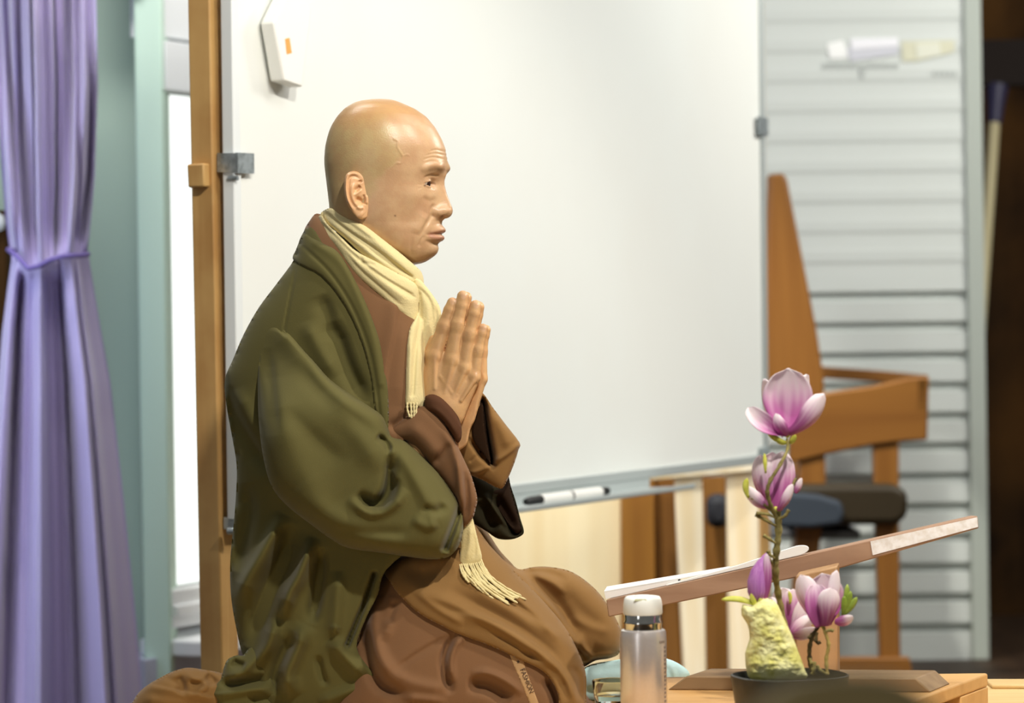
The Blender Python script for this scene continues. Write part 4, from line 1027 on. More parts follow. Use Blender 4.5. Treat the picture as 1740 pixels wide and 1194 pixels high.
kl = np.clip(kl, 0, 1) * 0.8; col = col * (1 - kl[..., None]) + c_lip * kl[..., None]
kb = np.exp(-(seg_dist(np.array([(730, 288), (742, 285), (752, 289)]), hu, hv)[0] / 5.0) ** 2) * 0.45; col = col * (1 - kb[..., None]) + c_brow * kb[..., None]
lash = np.exp(-(seg_dist(catmull(np.array([(721, 315.5), (728, 311.2), (734.5, 310), (740, 312.5)]), 5, False), hu, hv)[0] / 1.3) ** 2) * 0.85 * sstep(0.3, 0.6, np.cos(np.arctan2(hY, hX)))
col = col * (1 - lash[..., None]) + np.array(lin((60, 42, 30))) * lash[..., None]
kn = np.exp(-((hu - 753.5) / 3.4) ** 2 - ((hv - 370) / 1.9) ** 2) * 0.7; col = col * (1 - kn[..., None]) + np.array(lin((110, 66, 48))) * kn[..., None]  # shade of the nostril opening put into the skin colour
km = np.exp(-((hu - 671.5) ** 2 + (hv - 366.5) ** 2) / 2.2) * (hY < 0); col = col * (1 - km[..., None]) + np.array(lin((90, 60, 40))) * km[..., None]
kf = blob(716, 356, 16, 12) * 0.18; col = col * (1 - kf[..., None]) + np.array(lin((196, 130, 108))) * kf[..., None]
body_v, body_f, body_c = [], [], []
def add_body(V, F, C):
    k = sum(len(a) for a in body_v); body_v.append(np.asarray(V)); body_f.extend([[i + k for i in f] for f in F])
    C = np.asarray(C); body_c.append(np.broadcast_to(C, (len(V), 3)) if C.ndim == 1 else C)
Fh = [[i * NTH + j, i * NTH + (j + 1) % NTH, (i + 1) * NTH + (j + 1) % NTH, (i + 1) * NTH + j] for i in range(NR - 1) for j in range(NTH)]
Fh += [list(range(NTH))[::-1], [(NR - 1) * NTH + j for j in range(NTH)]]
add_body(W3.reshape(-1, 3), Fh, col.reshape(-1, 3))
# ---- ears
EAR = [(601.8, 290.5), (591, 293.4), (586, 301), (584.5, 313.5), (585, 326), (587.6, 338.6), (593, 352), (601, 363), (608.5, 370.5), (617, 372), (623, 368.8), (625, 362), (627, 352), (628, 342), (627, 332), (624, 322), (622, 312), (621, 303), (613.5, 295)]
EF = [([(614, 299), (602, 294), (592.5, 297), (588.7, 305), (588, 320), (589.5, 335), (595, 349), (603, 360)], 4.2, 2.8, 2.8), ([(613, 305), (602, 299.5), (594, 303), (592.2, 315), (593, 330), (597.5, 344), (605, 354)], -3.0, 2.2, 2.2),
      ([(606, 310), (600, 317), (598, 329), (601, 341), (607, 349), (614, 353)], 3.0, 3.2, 3.2), ([(611, 306), (613, 311)], -4.5, 3, 3), ([(603, 325), (609, 319), (613, 316)], -6.5, 3, 3), ([(600, 333), (607, 328), (615, 322)], 2.5, 2.4, 2.4),
      ([(603, 338), (611, 340), (617, 347)], -8.5, 4.2, 4.2), ([(618, 330), (618, 340), (618, 348)], -5, 2.2, 2.2), ([(623, 331), (624, 340), (622, 347)], 3.2, 3, 3), ([(606, 351), (612, 354), (619, 352)], 2.4, 2.5, 2.5), ([(612, 362), (617, 366)], 1.6, 6, 6)]
ear_w0 = 84; EF = [(f[0], f[1] * 0.8) + tuple(f[2:]) for f in EF]
Ve, Fe, _ = relief('ear', EAR, None, None, w0=ear_w0, T=5.5, Tb=9, L=4, step=0.8, folds=EF, tilt=(-0.30, 0, 612, 0), raw=True, foldfade=3, smooth=5)
add_body(Ve, Fe, np.array(lin((222, 176, 130))))
ue, ve = project(Ve); we = (D0 - (Ve - CAM) @ FW) / SC
xl = (ue - HU); yy_ = we      # mirror the ear to the far side through the head's own middle plane
Xh = xl * math.cos(YAW) - yy_ * math.sin(YAW) * -1 * -1; Yh = -(yy_ * math.cos(YAW)) - xl * math.sin(YAW)
Vf = head_world(Xh, -Yh, HV - ve)
add_body(Vf, [f[::-1] for f in Fe], np.array(lin((222, 176, 130))))

# ---- hands pressed together
def hand_sdf():
    h = 1.15; lo = np.array((692.0, 480.0, -40.0)); n = (int(150 / h), int(285 / h), int(92 / h))
    g = np.meshgrid(*[lo[i] + h * np.arange(n[i]) for i in range(3)], indexing='ij')
    G = [a.astype(np.float32) for a in g]
    fing = [[(738, 604, 0), (754, 555, 1), (763.5, 527, 0), (768.5, 514, -1)], [(768, 611, 2), (777, 552.6, 3), (784, 520, 1.5), (786.6, 503.5, 0)], [(788, 625, 1), (797, 568.4, 2), (805, 533, 1), (808, 519.5, -1)], [(804, 640, -2), (811, 595, -1), (818, 567, -1), (820.5, 558, -2)]]
    rad = [(14.5, 11.2, 10.2, 9.0), (15, 12.0, 11.0, 10.2), (14.2, 11.6, 10.9, 10.0), (12.6, 10.0, 9.2, 8.4)]
    fs = None
    for f, r in zip(fing, rad):
        d = None
        for i in range(3):
            c = rcone(G, f[i], f[i + 1], r[i] - (0.35 if i else 0), r[i + 1] - (0.35 if i < 2 else 0)); d = c if d is None else smin(d, c, 2.5)
        d = smin(d, rcone(G, (f[1][0], f[1][1] - 2, f[1][2] + 1), (f[1][0] - 1, f[1][1] + 3, f[1][2] + 1), r[1] - 0.1, r[1] - 0.1), 5)
        fs = d if fs is None else smin(fs, d, 1.0)
    wr = [(738, 690, -2), (748, 698, 0), (759, 702, 0), (772, 702, -3)]
    palm = None
    for (f, r, w_) in zip(fing, rad, wr):
        c = rcone(G, f[0], w_, r[0] - 0.5, 17.5); palm = c if palm is None else smin(palm, c, 9)
    palm = smin(palm, rcone(G, (752, 690, -2), (722, 762, -2), 24, 28), 14)
    palm = smin(palm, rcone(G, (770, 690, -4), (752, 740, -4), 18, 22), 12)
    palm = smin(palm, rcone(G, (733, 640, -6), (742, 690, -6), 17, 20), 10)
    for f, w_ in zip(fing, wr):        # knuckles and tendons on the back of the hand
        palm = smin(palm, rcone(G, (f[0][0], f[0][1], f[0][2] + 7), (f[0][0] + 1, f[0][1] + 2, f[0][2] + 7), 8.6, 8.6), 4)
        palm = smin(palm, rcone(G, (f[0][0], f[0][1] + 8, f[0][2] + 12.2), (f[0][0] * 0.35 + w_[0] * 0.65, f[0][1] * 0.35 + w_[1] * 0.65, 15.0), 3.8, 2.8), 3.5)
    for a, b_ in (((748, 640, 14), (768, 668, 16)), ((790, 650, 11), (776, 672, 14)), ((776, 672, 14.5), (765, 700, 17)), ((768, 668, 15.5), (762, 690, 17))):
        palm = smin(palm, rcone(G, (a[0], a[1], a[2] - 1.4), (b_[0], b_[1], b_[2] - 1.2), 2.3, 2.1), 3.5)
    th = rcone(G, (735, 690, -10), (722, 645, -12), 16, 13.5)
    th = smin(th, rcone(G, (722, 645, -12), (728, 604, -14), 12.5, 10.5), 4); th = smin(th, rcone(G, (728, 604, -14), (737, 577, -15), 10.5, 8.8), 3)
    palm = smin(palm, th, 6)
    d = smin(palm, fs, 4.5)
    d = np.maximum(d, -(G[2] + 13.5))           # flat where the palms meet
    return surface_nets(d.astype(np.float64), lo, h)
Vh, Fhd = hand_sdf()
HC = 94.0
def hand_place(V, near=True):
    u, v, w = V[:, 0].copy(), V[:, 1].copy(), V[:, 2].copy()
    if near: ww = HC + 13.5 + w
    else: ww = HC - 14.0 - w; u = u + 5 + 0.10 * np.maximum(v - 575, 0); v = v + 2
    ww = ww + 0.42 * (u - 770)
    return body_map()(u, v, ww)
def hand_cols(V):
    c = np.tile(np.array(lin((216, 172, 122))), (len(V), 1))
    for x, y, ang in ((788.5, 499.5, 0.2), (810, 515.5, 0.2), (822, 555, 0.2), (771, 509.5, 0.35)):
        du, dv = V[:, 0] - x, V[:, 1] - y
        a = du * math.cos(ang) + dv * math.sin(ang); b_ = -du * math.sin(ang) + dv * math.cos(ang)
        k = (sstep(1.15, 0.85, np.sqrt((a / 5.8) ** 2 + (b_ / 8.5) ** 2)) * (V[:, 2] > 2))[:, None] * 0.6
        c = c * (1 - k) + np.array(lin((228, 186, 152))) * k
    for x, y in ((777, 552), (797, 568), (811, 594), (756, 555), (784, 521), (805, 534), (817, 569)):
        for o in (-3.5, 0, 3.5):
            k = (np.exp(-((V[:, 1] - y - o + 0.25 * (V[:, 0] - x)) / 0.9) ** 2 - ((V[:, 0] - x) / 8) ** 2) * (V[:, 2] > 4))[:, None] * 0.16
            c = c * (1 - k) + np.array(lin((170, 118, 78))) * k
    return c
hc = hand_cols(Vh)
add_body(hand_place(Vh), Fhd.tolist(), hc)
add_body(hand_place(Vh, False), Fhd[:, ::-1].tolist(), hc)
# hidden arms and folded legs complete the figure
def limb(pts, rad):
    b = MB(); c = catmull(np.array(pts, float), 5, False); r = np.interp(np.linspace(0, 1, len(c)), np.linspace(0, 1, len(rad)), rad)
    b.tube([Vector(p) for p in body_map()(c[:, 0], c[:, 1], c[:, 2])], r * SC, 18)
    add_body(np.array(b.v), b.f, np.array(lin((210, 166, 118))))
limb([(560, 580, 20), (550, 660, 45), (565, 770, 55), (620, 815, 68), (690, 790, 78), (735, 735, HC + 8)], [40, 40, 38, 36, 32, 26])
limb([(590, 580, -40), (610, 660, -80), (650, 780, -90), (715, 810, -55), (752, 775, 10), (752, 728, HC - 30)], [40, 40, 38, 34, 24, 18])
limb([(570, 1110, -30), (700, 1110, -5), (820, 1120, 10), (910, 1160, 20)], [56, 52, 42, 32])
limb([(600, 1100, -60), (740, 1060, -100), (880, 1050, -110), (970, 1070, -105)], [60, 58, 46, 34])
obj('body', np.vstack(body_v), body_f, m_skin, pr, True, np.vstack(body_c))
# eyes
for s_ in (-1, 1):
    ec = head_world(np.array(79.0), np.array(36.0 * s_), np.array(HV - 315.0)); fwd = head_world(np.array(80.0), np.array(36.0 * s_ ), np.array(HV - 315.2)) - ec
    fwd = Vector(fwd).normalized(); a = fwd.orthogonal().normalized(); c_ = fwd.cross(a); R_ = 14.5 * SC
    V, F, C = [], [], []; n, m_ = 28, 24
    for i in range(m_ + 1):
        al = math.pi * i / m_
        for k in range(n):
            ph = 2 * math.pi * k / n
            V.append(Vector(ec) + (fwd * math.cos(al) + (a * math.cos(ph) + c_ * math.sin(ph)) * math.sin(al)) * R_)
            C.append(lin((12, 9, 8)) if al < 0.26 else lin((46, 28, 18)) if al < 0.66 else lin((176, 156, 134)))
    F = [[i * n + k, i * n + (k + 1) % n, (i + 1) * n + (k + 1) % n, (i + 1) * n + k] for i in range(m_) for k in range(n)]
    obj('eye', V, F, MATS.get('eyeball') or mat('eyeball', (200, 190, 175), 0.08, 0.6, attr=True), pr, True, np.array(C))

# ---- clothing
torso = Dome([(546, 372), (530, 366), (522, 385), (510, 405), (500, 440), (470, 482), (440, 522), (415, 566), (396, 610), (382, 646), (385, 690), (394, 740), (402, 790), (401, 840), (397, 890), (392, 940), (391, 985), (394, 1025), (401, 1065), (410, 1108), (420, 1160), (430, 1250),
              (700, 1250), (850, 1150), (850, 1040), (836, 960), (806, 880), (770, 770), (742, 690), (726, 610), (716, 530), (694, 478), (650, 430), (600, 392)], 0, 98, 100, Tb=130, tilt=(0.22, 0, 560, 0), smooth=4)
OL = dict(step=2.6, L=8, T=4, front=torso.front, back=torso.back, Tb=0)
robe_out = [(530, 384), (510, 405), (500, 440), (470, 482), (440, 522), (415, 566), (396, 610), (382, 646), (385, 690), (394, 740), (402, 790), (401, 840), (397, 890), (392, 940), (391, 985), (394, 1025), (401, 1065), (411, 1108), (428, 1150), (440, 1215), (610, 1215), (640, 1168), (632, 1142), (606, 1100), (622, 1050), (642, 1010), (656, 968), (720, 900), (690, 800), (655, 735), (648, 670), (636, 600), (614, 540), (588, 482), (562, 436)]
RF = [([(448, 640), (455, 700), (470, 760), (490, 800)], -14, 5, 12), ([(384, 655), (398, 700), (428, 752), (460, 800)], -20, 8, 20), ([(402, 660), (430, 720), (462, 770)], 9, 14, 14),
      ([(566, 545), (578, 580), (596, 630), (625, 685)], -16, 12, 16), ([(545, 500), (560, 540), (566, 580)], -8, 10, 18), ([(520, 545), (540, 590), (572, 640)], 7, 14, 14), ([(504, 446), (492, 510), (480, 574)], -2.5, 2, 2),
      ([(478, 872), (462, 910), (440, 948), (414, 992), (404, 1030)], 26, 20, 10), ([(492, 890), (484, 950), (462, 1000), (440, 1060), (424, 1100)], -24, 14, 20), ([(530, 912), (520, 945), (506, 980), (490, 1010), (478, 1050)], 26, 14, 9), ([(545, 930), (545, 970), (540, 1010), (530, 1060)], -20, 8, 12),
      ([(418, 820), (424, 870), (412, 930), (400, 970)], -16, 12, 14), ([(468, 1052), (455, 1095), (434, 1124), (412, 1142)], 18, 12, 10), ([(575, 970), (572, 1030), (566, 1090)], 9, 12, 12), ([(520, 1060), (498, 1110), (486, 1150), (500, 1185)], 22, 16, 12), ([(505, 1075), (476, 1130), (462, 1180)], -18, 10, 12),
      ([(541, 1112), (546, 1140), (556, 1166)], -7, 5, 7), ([(560, 1085), (590, 1120), (620, 1150)], 13, 14, 12), ([(618, 1165), (580, 1180), (540, 1196)], 8, 10, 10), ([(636, 975), (620, 1022), (604, 1062), (590, 1096)], -20, 3.5, 3.5, 0), ([(572, 1062), (568, 1076)], 5, 6, 6)]
RF = [(f[0], f[1] * (1.55 if f[0][0][1] > 800 else 1.15)) + tuple(f[2:]) for f in RF]
under = lambda u, v: torso.front(u, v) - 10 * np.exp(-((v - (905 + 0.12 * (u - 480))) / 70) ** 2) * sstep(420, 480, u)
OL['front'] = under
relief('olive_robe', robe_out, m_olive, pr, foldmin=-24, folds=RF, smooth=4, **OL)
# hem lying on the platform
hemf = lambda u, v: np.full(np.shape(u), 62.0)
relief('robe_hem', [(430, 1098), (413, 1113), (402, 1113), (387, 1120), (380, 1135), (375, 1152), (352, 1175), (349, 1184), (366, 1190), (352, 1230), (500, 1230), (486, 1190), (466, 1160), (452, 1126)], m_olive, pr, w0=20, T=40, L=20, step=2.4, smooth=5,
       folds=[([(394, 1121), (404, 1127), (418, 1132)], -15, 6, 9), ([(384, 1150), (402, 1146), (424, 1130), (446, 1104)], 14, 8, 8), ([(356, 1181), (392, 1177), (430, 1171), (462, 1170)], 10, 4, 8), ([(372, 1163), (410, 1160), (462, 1152)], -22, 9, 6), ([(420, 1190), (452, 1188), (480, 1194)], -12, 8, 8)])
# brown inner robe on the chest
chest = [(531, 368), (545, 364), (560, 378), (592, 436), (640, 486), (698, 535), (712, 565), (708, 620), (708, 690), (696, 742), (660, 748), (650, 735), (646, 680), (633, 600), (607, 520), (570, 455), (516, 408)]
relief('inner_robe', chest, m_robe, pr, step=2.6, L=8, T=3, Tb=0, front=torso.front, back=torso.back, shift=-1.0, smooth=4,
       folds=[([(674, 520), (668, 565), (656, 622), (652, 660)], 7, 3, 16, 0), ([(690, 545), (684, 600), (676, 690)], 4, 14, 14), ([(660, 728), (680, 716), (696, 704)], -8, 8, 10)])
# collar band of the olive robe
lapel = [(512, 404), (520, 398), (530, 404), (550, 414), (576, 430), (603, 475), (630, 535), (649, 595), (659, 662), (660, 724), (652, 730), (644, 712), (636, 692), (630, 640), (613, 578), (586, 520), (547, 470), (500, 444), (503, 424)]
relief('collar_band', lapel, m_olive, pr, step=2.2, L=7, T=8, Tb=6, front=torso.front, back=torso.front, shift=3, smooth=4,
       folds=[([(516, 420), (560, 462), (598, 520), (626, 590), (640, 660), (645, 710)], -2.5, 3, 3, 0), ([(536, 412), (580, 446), (610, 505), (634, 570), (648, 650)], 3, 8, 8, 0)])
# near sleeve
def sl_base(u, v):
    a = 78 + 0.09 * (u - 440); b_ = torso.front(u, v) - 6
    k = 14.0; h = np.clip(0.5 + 0.5 * (a - b_) / k, 0, 1); m = b_ * (1 - h) + a * h + k * h * (1 - h)
    t_ = sstep(600, 800, v + 0.45 * (u - 450)); return (b_ + 9.5) * (1 - t_) + m * t_
sleeve = [(452, 560), (470, 556), (490, 566), (512, 590), (536, 616), (562, 645), (600, 672), (630, 691), (650, 706), (660, 728), (666, 742), (684, 747), (702, 760), (720, 777), (746, 804), (764, 828), (778, 850), (786, 872), (788, 896), (780, 926), (762, 946), (732, 950), (703, 947), (655, 940), (592, 931), (560, 914), (534, 895), (490, 861), (462, 827), (448, 780), (440, 720), (438, 650), (442, 600)]
SF = [([(488, 575), (512, 600), (562, 650), (626, 694), (656, 716)], 12, 8, 22, 0), ([(606, 838), (635, 856), (656, 838), (664, 800), (665, 766)], -30, 9, 9), ([(590, 846), (630, 872), (668, 858), (690, 830)], 12, 9, 9), ([(640, 868), (662, 846), (674, 812)], -12, 7, 7),
      ([(786, 852), (776, 882), (764, 914), (757, 932)], -34, 5, 6, 0), ([(752, 930), (764, 944), (778, 926), (783, 896)], 10, 4, 4), ([(676, 752), (700, 800), (726, 850), (742, 900)], 10, 16, 12), ([(668, 748), (666, 790), (672, 815)], 9, 6, 6), ([(700, 880), (725, 894), (745, 888)], 9, 12, 9), ([(716, 862), (742, 868), (756, 856)], -10, 8, 8),
      ([(500, 830), (560, 880), (640, 918), (720, 930)], 12, 22, 16), ([(470, 640), (482, 720), (510, 800), (560, 860)], 10, 30, 30), ([(560, 660), (600, 720), (630, 770), (650, 800)], 8, 20, 20), ([(505, 610), (540, 660), (600, 710), (640, 740)], -7, 12, 18), ([(455, 590), (462, 660), (470, 740)], -7, 8, 14),
      ([(480, 690), (530, 740), (590, 790)], -5, 14, 20), ([(560, 900), (620, 905), (700, 905)], -7, 10, 10), ([(640, 740), (656, 752), (664, 770)], -18, 6, 6)]
relief('robe_sleeve', sleeve, m_olive, pr, w0=80, T=84, Tb=40, L=52, tmask=lambda u, v: sstep(575, 770, v + 0.45 * (u - 450)), step=2.4, front=sl_base, back=lambda u, v: sl_base(u, v) - 14, folds=SF, smooth=5)
# near cuff: brown under-sleeve and dark band round the wrist
cb = lambda u, v: 98 + 0.22 * (u - 730) - 0.02 * (v - 760)
relief('under_sleeve', [(655, 732), (676, 717), (692, 706), (715, 690), (738, 697), (758, 719), (773, 748), (791, 786), (802, 811), (811, 846), (808, 864), (803, 880), (787, 896), (783, 876), (774, 850), (761, 829), (741, 804), (725, 782), (708, 764), (688, 749), (662, 746)], m_robe, pr, w0=100, T=26, Tb=30, L=16, step=2.2, shift=10, front=cb, back=lambda u, v: cb(u, v) - 6, smooth=4,
       folds=[([(752, 722), (770, 760), (782, 800), (786, 850), (786, 885)], 9, 6, 9), ([(735, 790), (762, 760), (770, 750)], -6, 6, 8), ([(790, 800), (794, 850), (790, 885)], -8, 5, 5), ([(690, 720), (720, 745), (745, 780)], 6, 14, 14), ([(776, 775), (780, 820), (782, 860)], 6, 5, 5)])
relief('sleeve_cuff', [(722, 676), (727, 671), (738, 670), (753, 678), (768, 693), (778, 707), (784, 724), (784, 744), (777, 752), (768, 738), (757, 722), (746, 710), (736, 702), (724, 696)], m_cuff, pr, w0=120, T=17, Tb=46, L=9, step=1.8, tilt=(0.25, 0, 750, 0), smooth=4,
       folds=[([(728, 690), (745, 700), (762, 718), (776, 742)], 3, 6, 6)])
# far sleeve: brown flap with its open mouth, dark olive sleeve below
fb = lambda u, v: 28 + 0.15 * (u - 820)
relief('under_sleeve', [(764, 742), (782, 722), (803, 706), (815, 680), (820, 667), (836, 690), (848, 706), (860, 722), (883, 752), (881, 764), (875, 784), (864, 811), (854, 829), (841, 827), (821, 816), (798, 806), (776, 790)], m_robe2, pr, w0=30, T=20, Tb=16, L=12, step=2.0, front=fb, back=fb, smooth=3,
       folds=[([(819, 682), (822, 715), (828, 750), (834, 786)], -46, 7, 5, 0), ([(808, 716), (812, 745), (826, 780)], -16, 10, 8), ([(800, 806), (822, 797), (840, 785), (860, 772), (882, 756)], 7, 5, 4, 0), ([(796, 742), (812, 764), (830, 788)], -12, 4, 5), ([(797, 786), (812, 772)], -3, 2, 2), ([(840, 700), (858, 740), (866, 765)], 5, 10, 10)])
relief('lining_or_shade', [(805, 714), (819, 684), (822, 715), (827, 750), (834, 787), (821, 771), (804, 746)], mat('sleeve_mouth_shade', (44, 30, 20), 0.9, 0.05), pr, step=1.8, L=6, T=2, Tb=1, front=fb, back=fb, shift=17, smooth=3)  # thin dark patch: the shade inside the open mouth is in its colour
relief('lining_or_shade', [(790, 735), (806, 712), (818, 676), (824, 700), (832, 750), (838, 790), (826, 790), (812, 770), (796, 752)], mat('dark_lining_or_shade', (40, 28, 20), 0.9, 0.05), pr, w0=14, T=14, L=6, step=2.0, smooth=3)  # sunken dark piece whose colour stands for shade deeper in the mouth
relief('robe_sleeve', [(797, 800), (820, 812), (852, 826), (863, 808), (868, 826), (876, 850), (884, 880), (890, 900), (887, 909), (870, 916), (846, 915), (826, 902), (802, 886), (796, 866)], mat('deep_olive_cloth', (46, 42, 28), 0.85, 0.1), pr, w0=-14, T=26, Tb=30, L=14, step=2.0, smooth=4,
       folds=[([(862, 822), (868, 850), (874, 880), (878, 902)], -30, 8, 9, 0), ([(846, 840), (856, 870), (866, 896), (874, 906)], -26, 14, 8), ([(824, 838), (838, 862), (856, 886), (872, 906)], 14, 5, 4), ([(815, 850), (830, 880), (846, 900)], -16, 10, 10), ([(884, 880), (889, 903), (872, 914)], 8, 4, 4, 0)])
# lap
lapn = Dome([(590, 1250), (600, 1120), (625, 1020), (655, 960), (705, 930), (770, 890), (800, 884), (832, 925), (872, 968), (918, 1015), (960, 1065), (984, 1106), (997, 1142), (998, 1180), (994, 1250)], 40, 105, 70, tilt=(0.1, 0.25, 800, 1050), smooth=5)
lap_out = [(596, 1215), (604, 1110), (628, 1020), (656, 964), (705, 930), (770, 892), (800, 886), (832, 926), (872, 968), (918, 1015), (960, 1065), (983, 1108), (995, 1142), (996, 1180), (992, 1215)]
relief('robe_skirt', lap_out, m_robe, pr, step=2.5, L=8, T=3, Tb=0, front=lapn.front, back=lapn.back, smooth=5,
       folds=[([(776, 1076), (762, 1095), (754, 1120), (757, 1150), (768, 1180)], -18, 8, 6), ([(792, 1078), (774, 1096), (765, 1125), (770, 1160)], 10, 6, 10), ([(640, 1010), (634, 1070), (648, 1120), (680, 1160)], 16, 12, 14), ([(622, 1060), (626, 1120), (650, 1165), (700, 1190)], -22, 10, 12), ([(664, 1010), (662, 1050), (650, 1090)], 8, 10, 10), ([(672, 1018), (660, 1060)], -10, 6, 8),
              ([(668, 1140), (700, 1116), (740, 1092), (770, 1076)], -4, 4, 8), ([(665, 1140), (700, 1160), (760, 1172)], 8, 10, 14), ([(800, 1146), (826, 1142), (860, 1156), (890, 1180)], 10, 6, 8), ([(792, 1162), (830, 1166), (870, 1190)], -20, 10, 12), ([(640, 1180), (700, 1186), (760, 1192)], 8, 8, 8), ([(930, 1150), (944, 1180), (950, 1210)], -22, 8, 10)])
flap = [(655, 966), (664, 990), (676, 1008), (700, 1032), (722, 1048), (745, 1060), (768, 1072), (790, 1081), (815, 1090), (845, 1102), (868, 1113), (884, 1121), (905, 1130), (925, 1142), (938, 1158), (948, 1180), (955, 1215), (993, 1215), (996, 1180), (995, 1142), (983, 1108), (960, 1065), (918, 1015), (872, 968), (832, 926), (800, 886), (770, 892), (705, 930)]
relief('skirt_flap', flap, m_robe2, pr, step=2.3, L=9, T=12, Tb=10, front=lapn.front, back=lapn.front, shift=6, smooth=4,
       folds=[([(690, 985), (730, 1010), (780, 1030), (840, 1060), (900, 1100), (950, 1140)], 9, 12, 9), ([(760, 1000), (810, 1030), (870, 1062), (930, 1105), (968, 1150)], -9, 10, 10), ([(760, 1045), (820, 1052), (880, 1080), (935, 1118), (962, 1160)], 9, 7, 12), ([(780, 975), (840, 1015), (900, 1050), (950, 1085), (980, 1120)], 10, 8, 12), ([(800, 985), (870, 1022), (930, 1066)], -10, 6, 9), ([(850, 990), (905, 1040), (955, 1085)], 8, 8, 8),
              ([(880, 1105), (920, 1120), (952, 1150), (966, 1190)], -8, 6, 8), ([(905, 1112), (945, 1135), (972, 1175), (980, 1205)], 10, 8, 8), ([(968, 1130), (984, 1150), (986, 1190)], -8, 7, 7), ([(680, 960), (720, 975), (770, 960)], -8, 14, 14), ([(700, 1000), (740, 1032), (790, 1062)], 6, 8, 6), ([(830, 1070), (880, 1098), (930, 1128)], -5, 5, 5)])
relief('far_skirt', [(780, 880), (800, 882), (820, 892), (848, 933), (866, 953), (882, 967), (906, 963), (935, 963), (973, 972), (1012, 1001), (1041, 1040), (1056, 1076), (1053, 1108), (1036, 1118), (1012, 1122), (990, 1134), (960, 1140), (900, 1110), (840, 1040), (800, 960)], m_robe2, pr, w0=-90, T=62, Tb=60, L=40, step=2.5, smooth=4,
       folds=[([(822, 896), (862, 956), (912, 1005), (952, 1052), (978, 1095)], 22, 8, 20, 0), ([(880, 972), (916, 1000), (950, 1030), (975, 1080)], -16, 14, 8), ([(884, 968), (930, 972), (965, 985)], -7, 6, 6), ([(905, 975), (940, 990), (962, 1010)], 5, 6, 6), ([(955, 1000), (990, 1040), (1030, 1070)], -5, 12, 12), ([(975, 1090), (985, 1110), (1005, 1122)], -12, 6, 6), ([(985, 1075), (992, 1100), (1008, 1118)], 8, 5, 5), ([(990, 1124), (1015, 1114), (1050, 1112)], 7, 4, 4), ([(920, 1050), (950, 1090), (960, 1120)], -12, 14, 10), ([(966, 1045), (1000, 1062), (1040, 1075)], 4, 8, 8)])
# selvedge tape with printed word
tapef = lambda u, v: lapn.front(u, v) + 3
relief('selvedge_tape', [(866, 1112), (872, 1110), (888, 1119), (893, 1136), (903, 1162), (912, 1186), (922, 1215), (906, 1215), (899, 1192), (889, 1168), (880, 1146)], mat('tan_tape', (182, 146, 104), 0.75, 0.15), pr, step=1.6, L=4, T=1.5, Tb=1, front=tapef, back=lapn.front, smooth=3)
fcu = bpy.data.curves.new('print', 'FONT'); fcu.body = 'FASHION'; fcu.size = 1.0; fcu.extrude = 0.0
fo = bpy.data.objects.new('print', fcu); scene.collection.objects.link(fo)
dg_ = bpy.context.evaluated_depsgraph_get(); tm = bpy.data.meshes.new_from_object(fo.evaluated_get(dg_)); bpy.data.objects.remove(fo)
tv = np.array([v.co[:2] for v in tm.vertices]); tfc = [list(p.vertices) for p in tm.polygons]
tv[:, 0] = (tv[:, 0] - tv[:, 0].min()) / (tv[:, 0].max() - tv[:, 0].min()) * 43; tv[:, 1] = tv[:, 1] / max(tv[:, 1].max(), 1e-6) * 8.5
o_ = np.array((883.5, 1138.0)); dx_ = np.array((16.5, 39.5)); dx_ /= np.linalg.norm(dx_); dy_ = np.array((dx_[1], -dx_[0]))
uv = o_ + tv[:, :1] * dx_ + tv[:, 1:] * dy_
ww = lapn.front(uv[:, 0], uv[:, 1]) + 5.6
m_ink = mat('dark_ink', (70, 48, 34), 0.7)
obj('printed_word', body_map()(uv[:, 0], uv[:, 1], ww), tfc, m_ink, pr, False)
st_ = np.array([(880.5 + 3.2 * math.sin(a) * (1 if i % 2 == 0 else 0.45), 1124 - 3.2 * math.cos(a) * (1 if i % 2 == 0 else 0.45)) for i, a in enumerate(np.linspace(0, 2 * math.pi, 10, endpoint=False))])
obj('printed_star', body_map()(st_[:, 0], st_[:, 1], lapn.front(st_[:, 0], st_[:, 1]) + 5.6), [list(range(10))], m_ink, pr, False)
# cloth trailing on the platform behind
relief('trailing_robe', [(214, 1225), (226, 1192), (238, 1174), (256, 1160), (274, 1150), (292, 1141), (318, 1134), (345, 1137), (372, 1142), (392, 1150), (420, 1170), (440, 1225)], m_robe2, pr, w0=-10, T=56, L=36, step=2.4, smooth=5,
       folds=[([(252, 1164), (290, 1172), (320, 1178), (350, 1182)], 7, 2.5, 10, 0), ([(300, 1148), (310, 1165), (306, 1180)], -14, 8, 10), ([(320, 1158), (334, 1161), (350, 1157)], -7, 4, 6), ([(318, 1138), (326, 1150), (342, 1156), (350, 1168), (330, 1180)], 7, 4, 6), ([(350, 1146), (362, 1156), (366, 1165)], -14, 7, 8), ([(280, 1150), (300, 1158)], -4, 5, 5), ([(380, 1190), (400, 1192), (420, 1200)], -16, 8, 8), ([(240, 1186), (280, 1192), (320, 1196)], 5, 10, 10)])
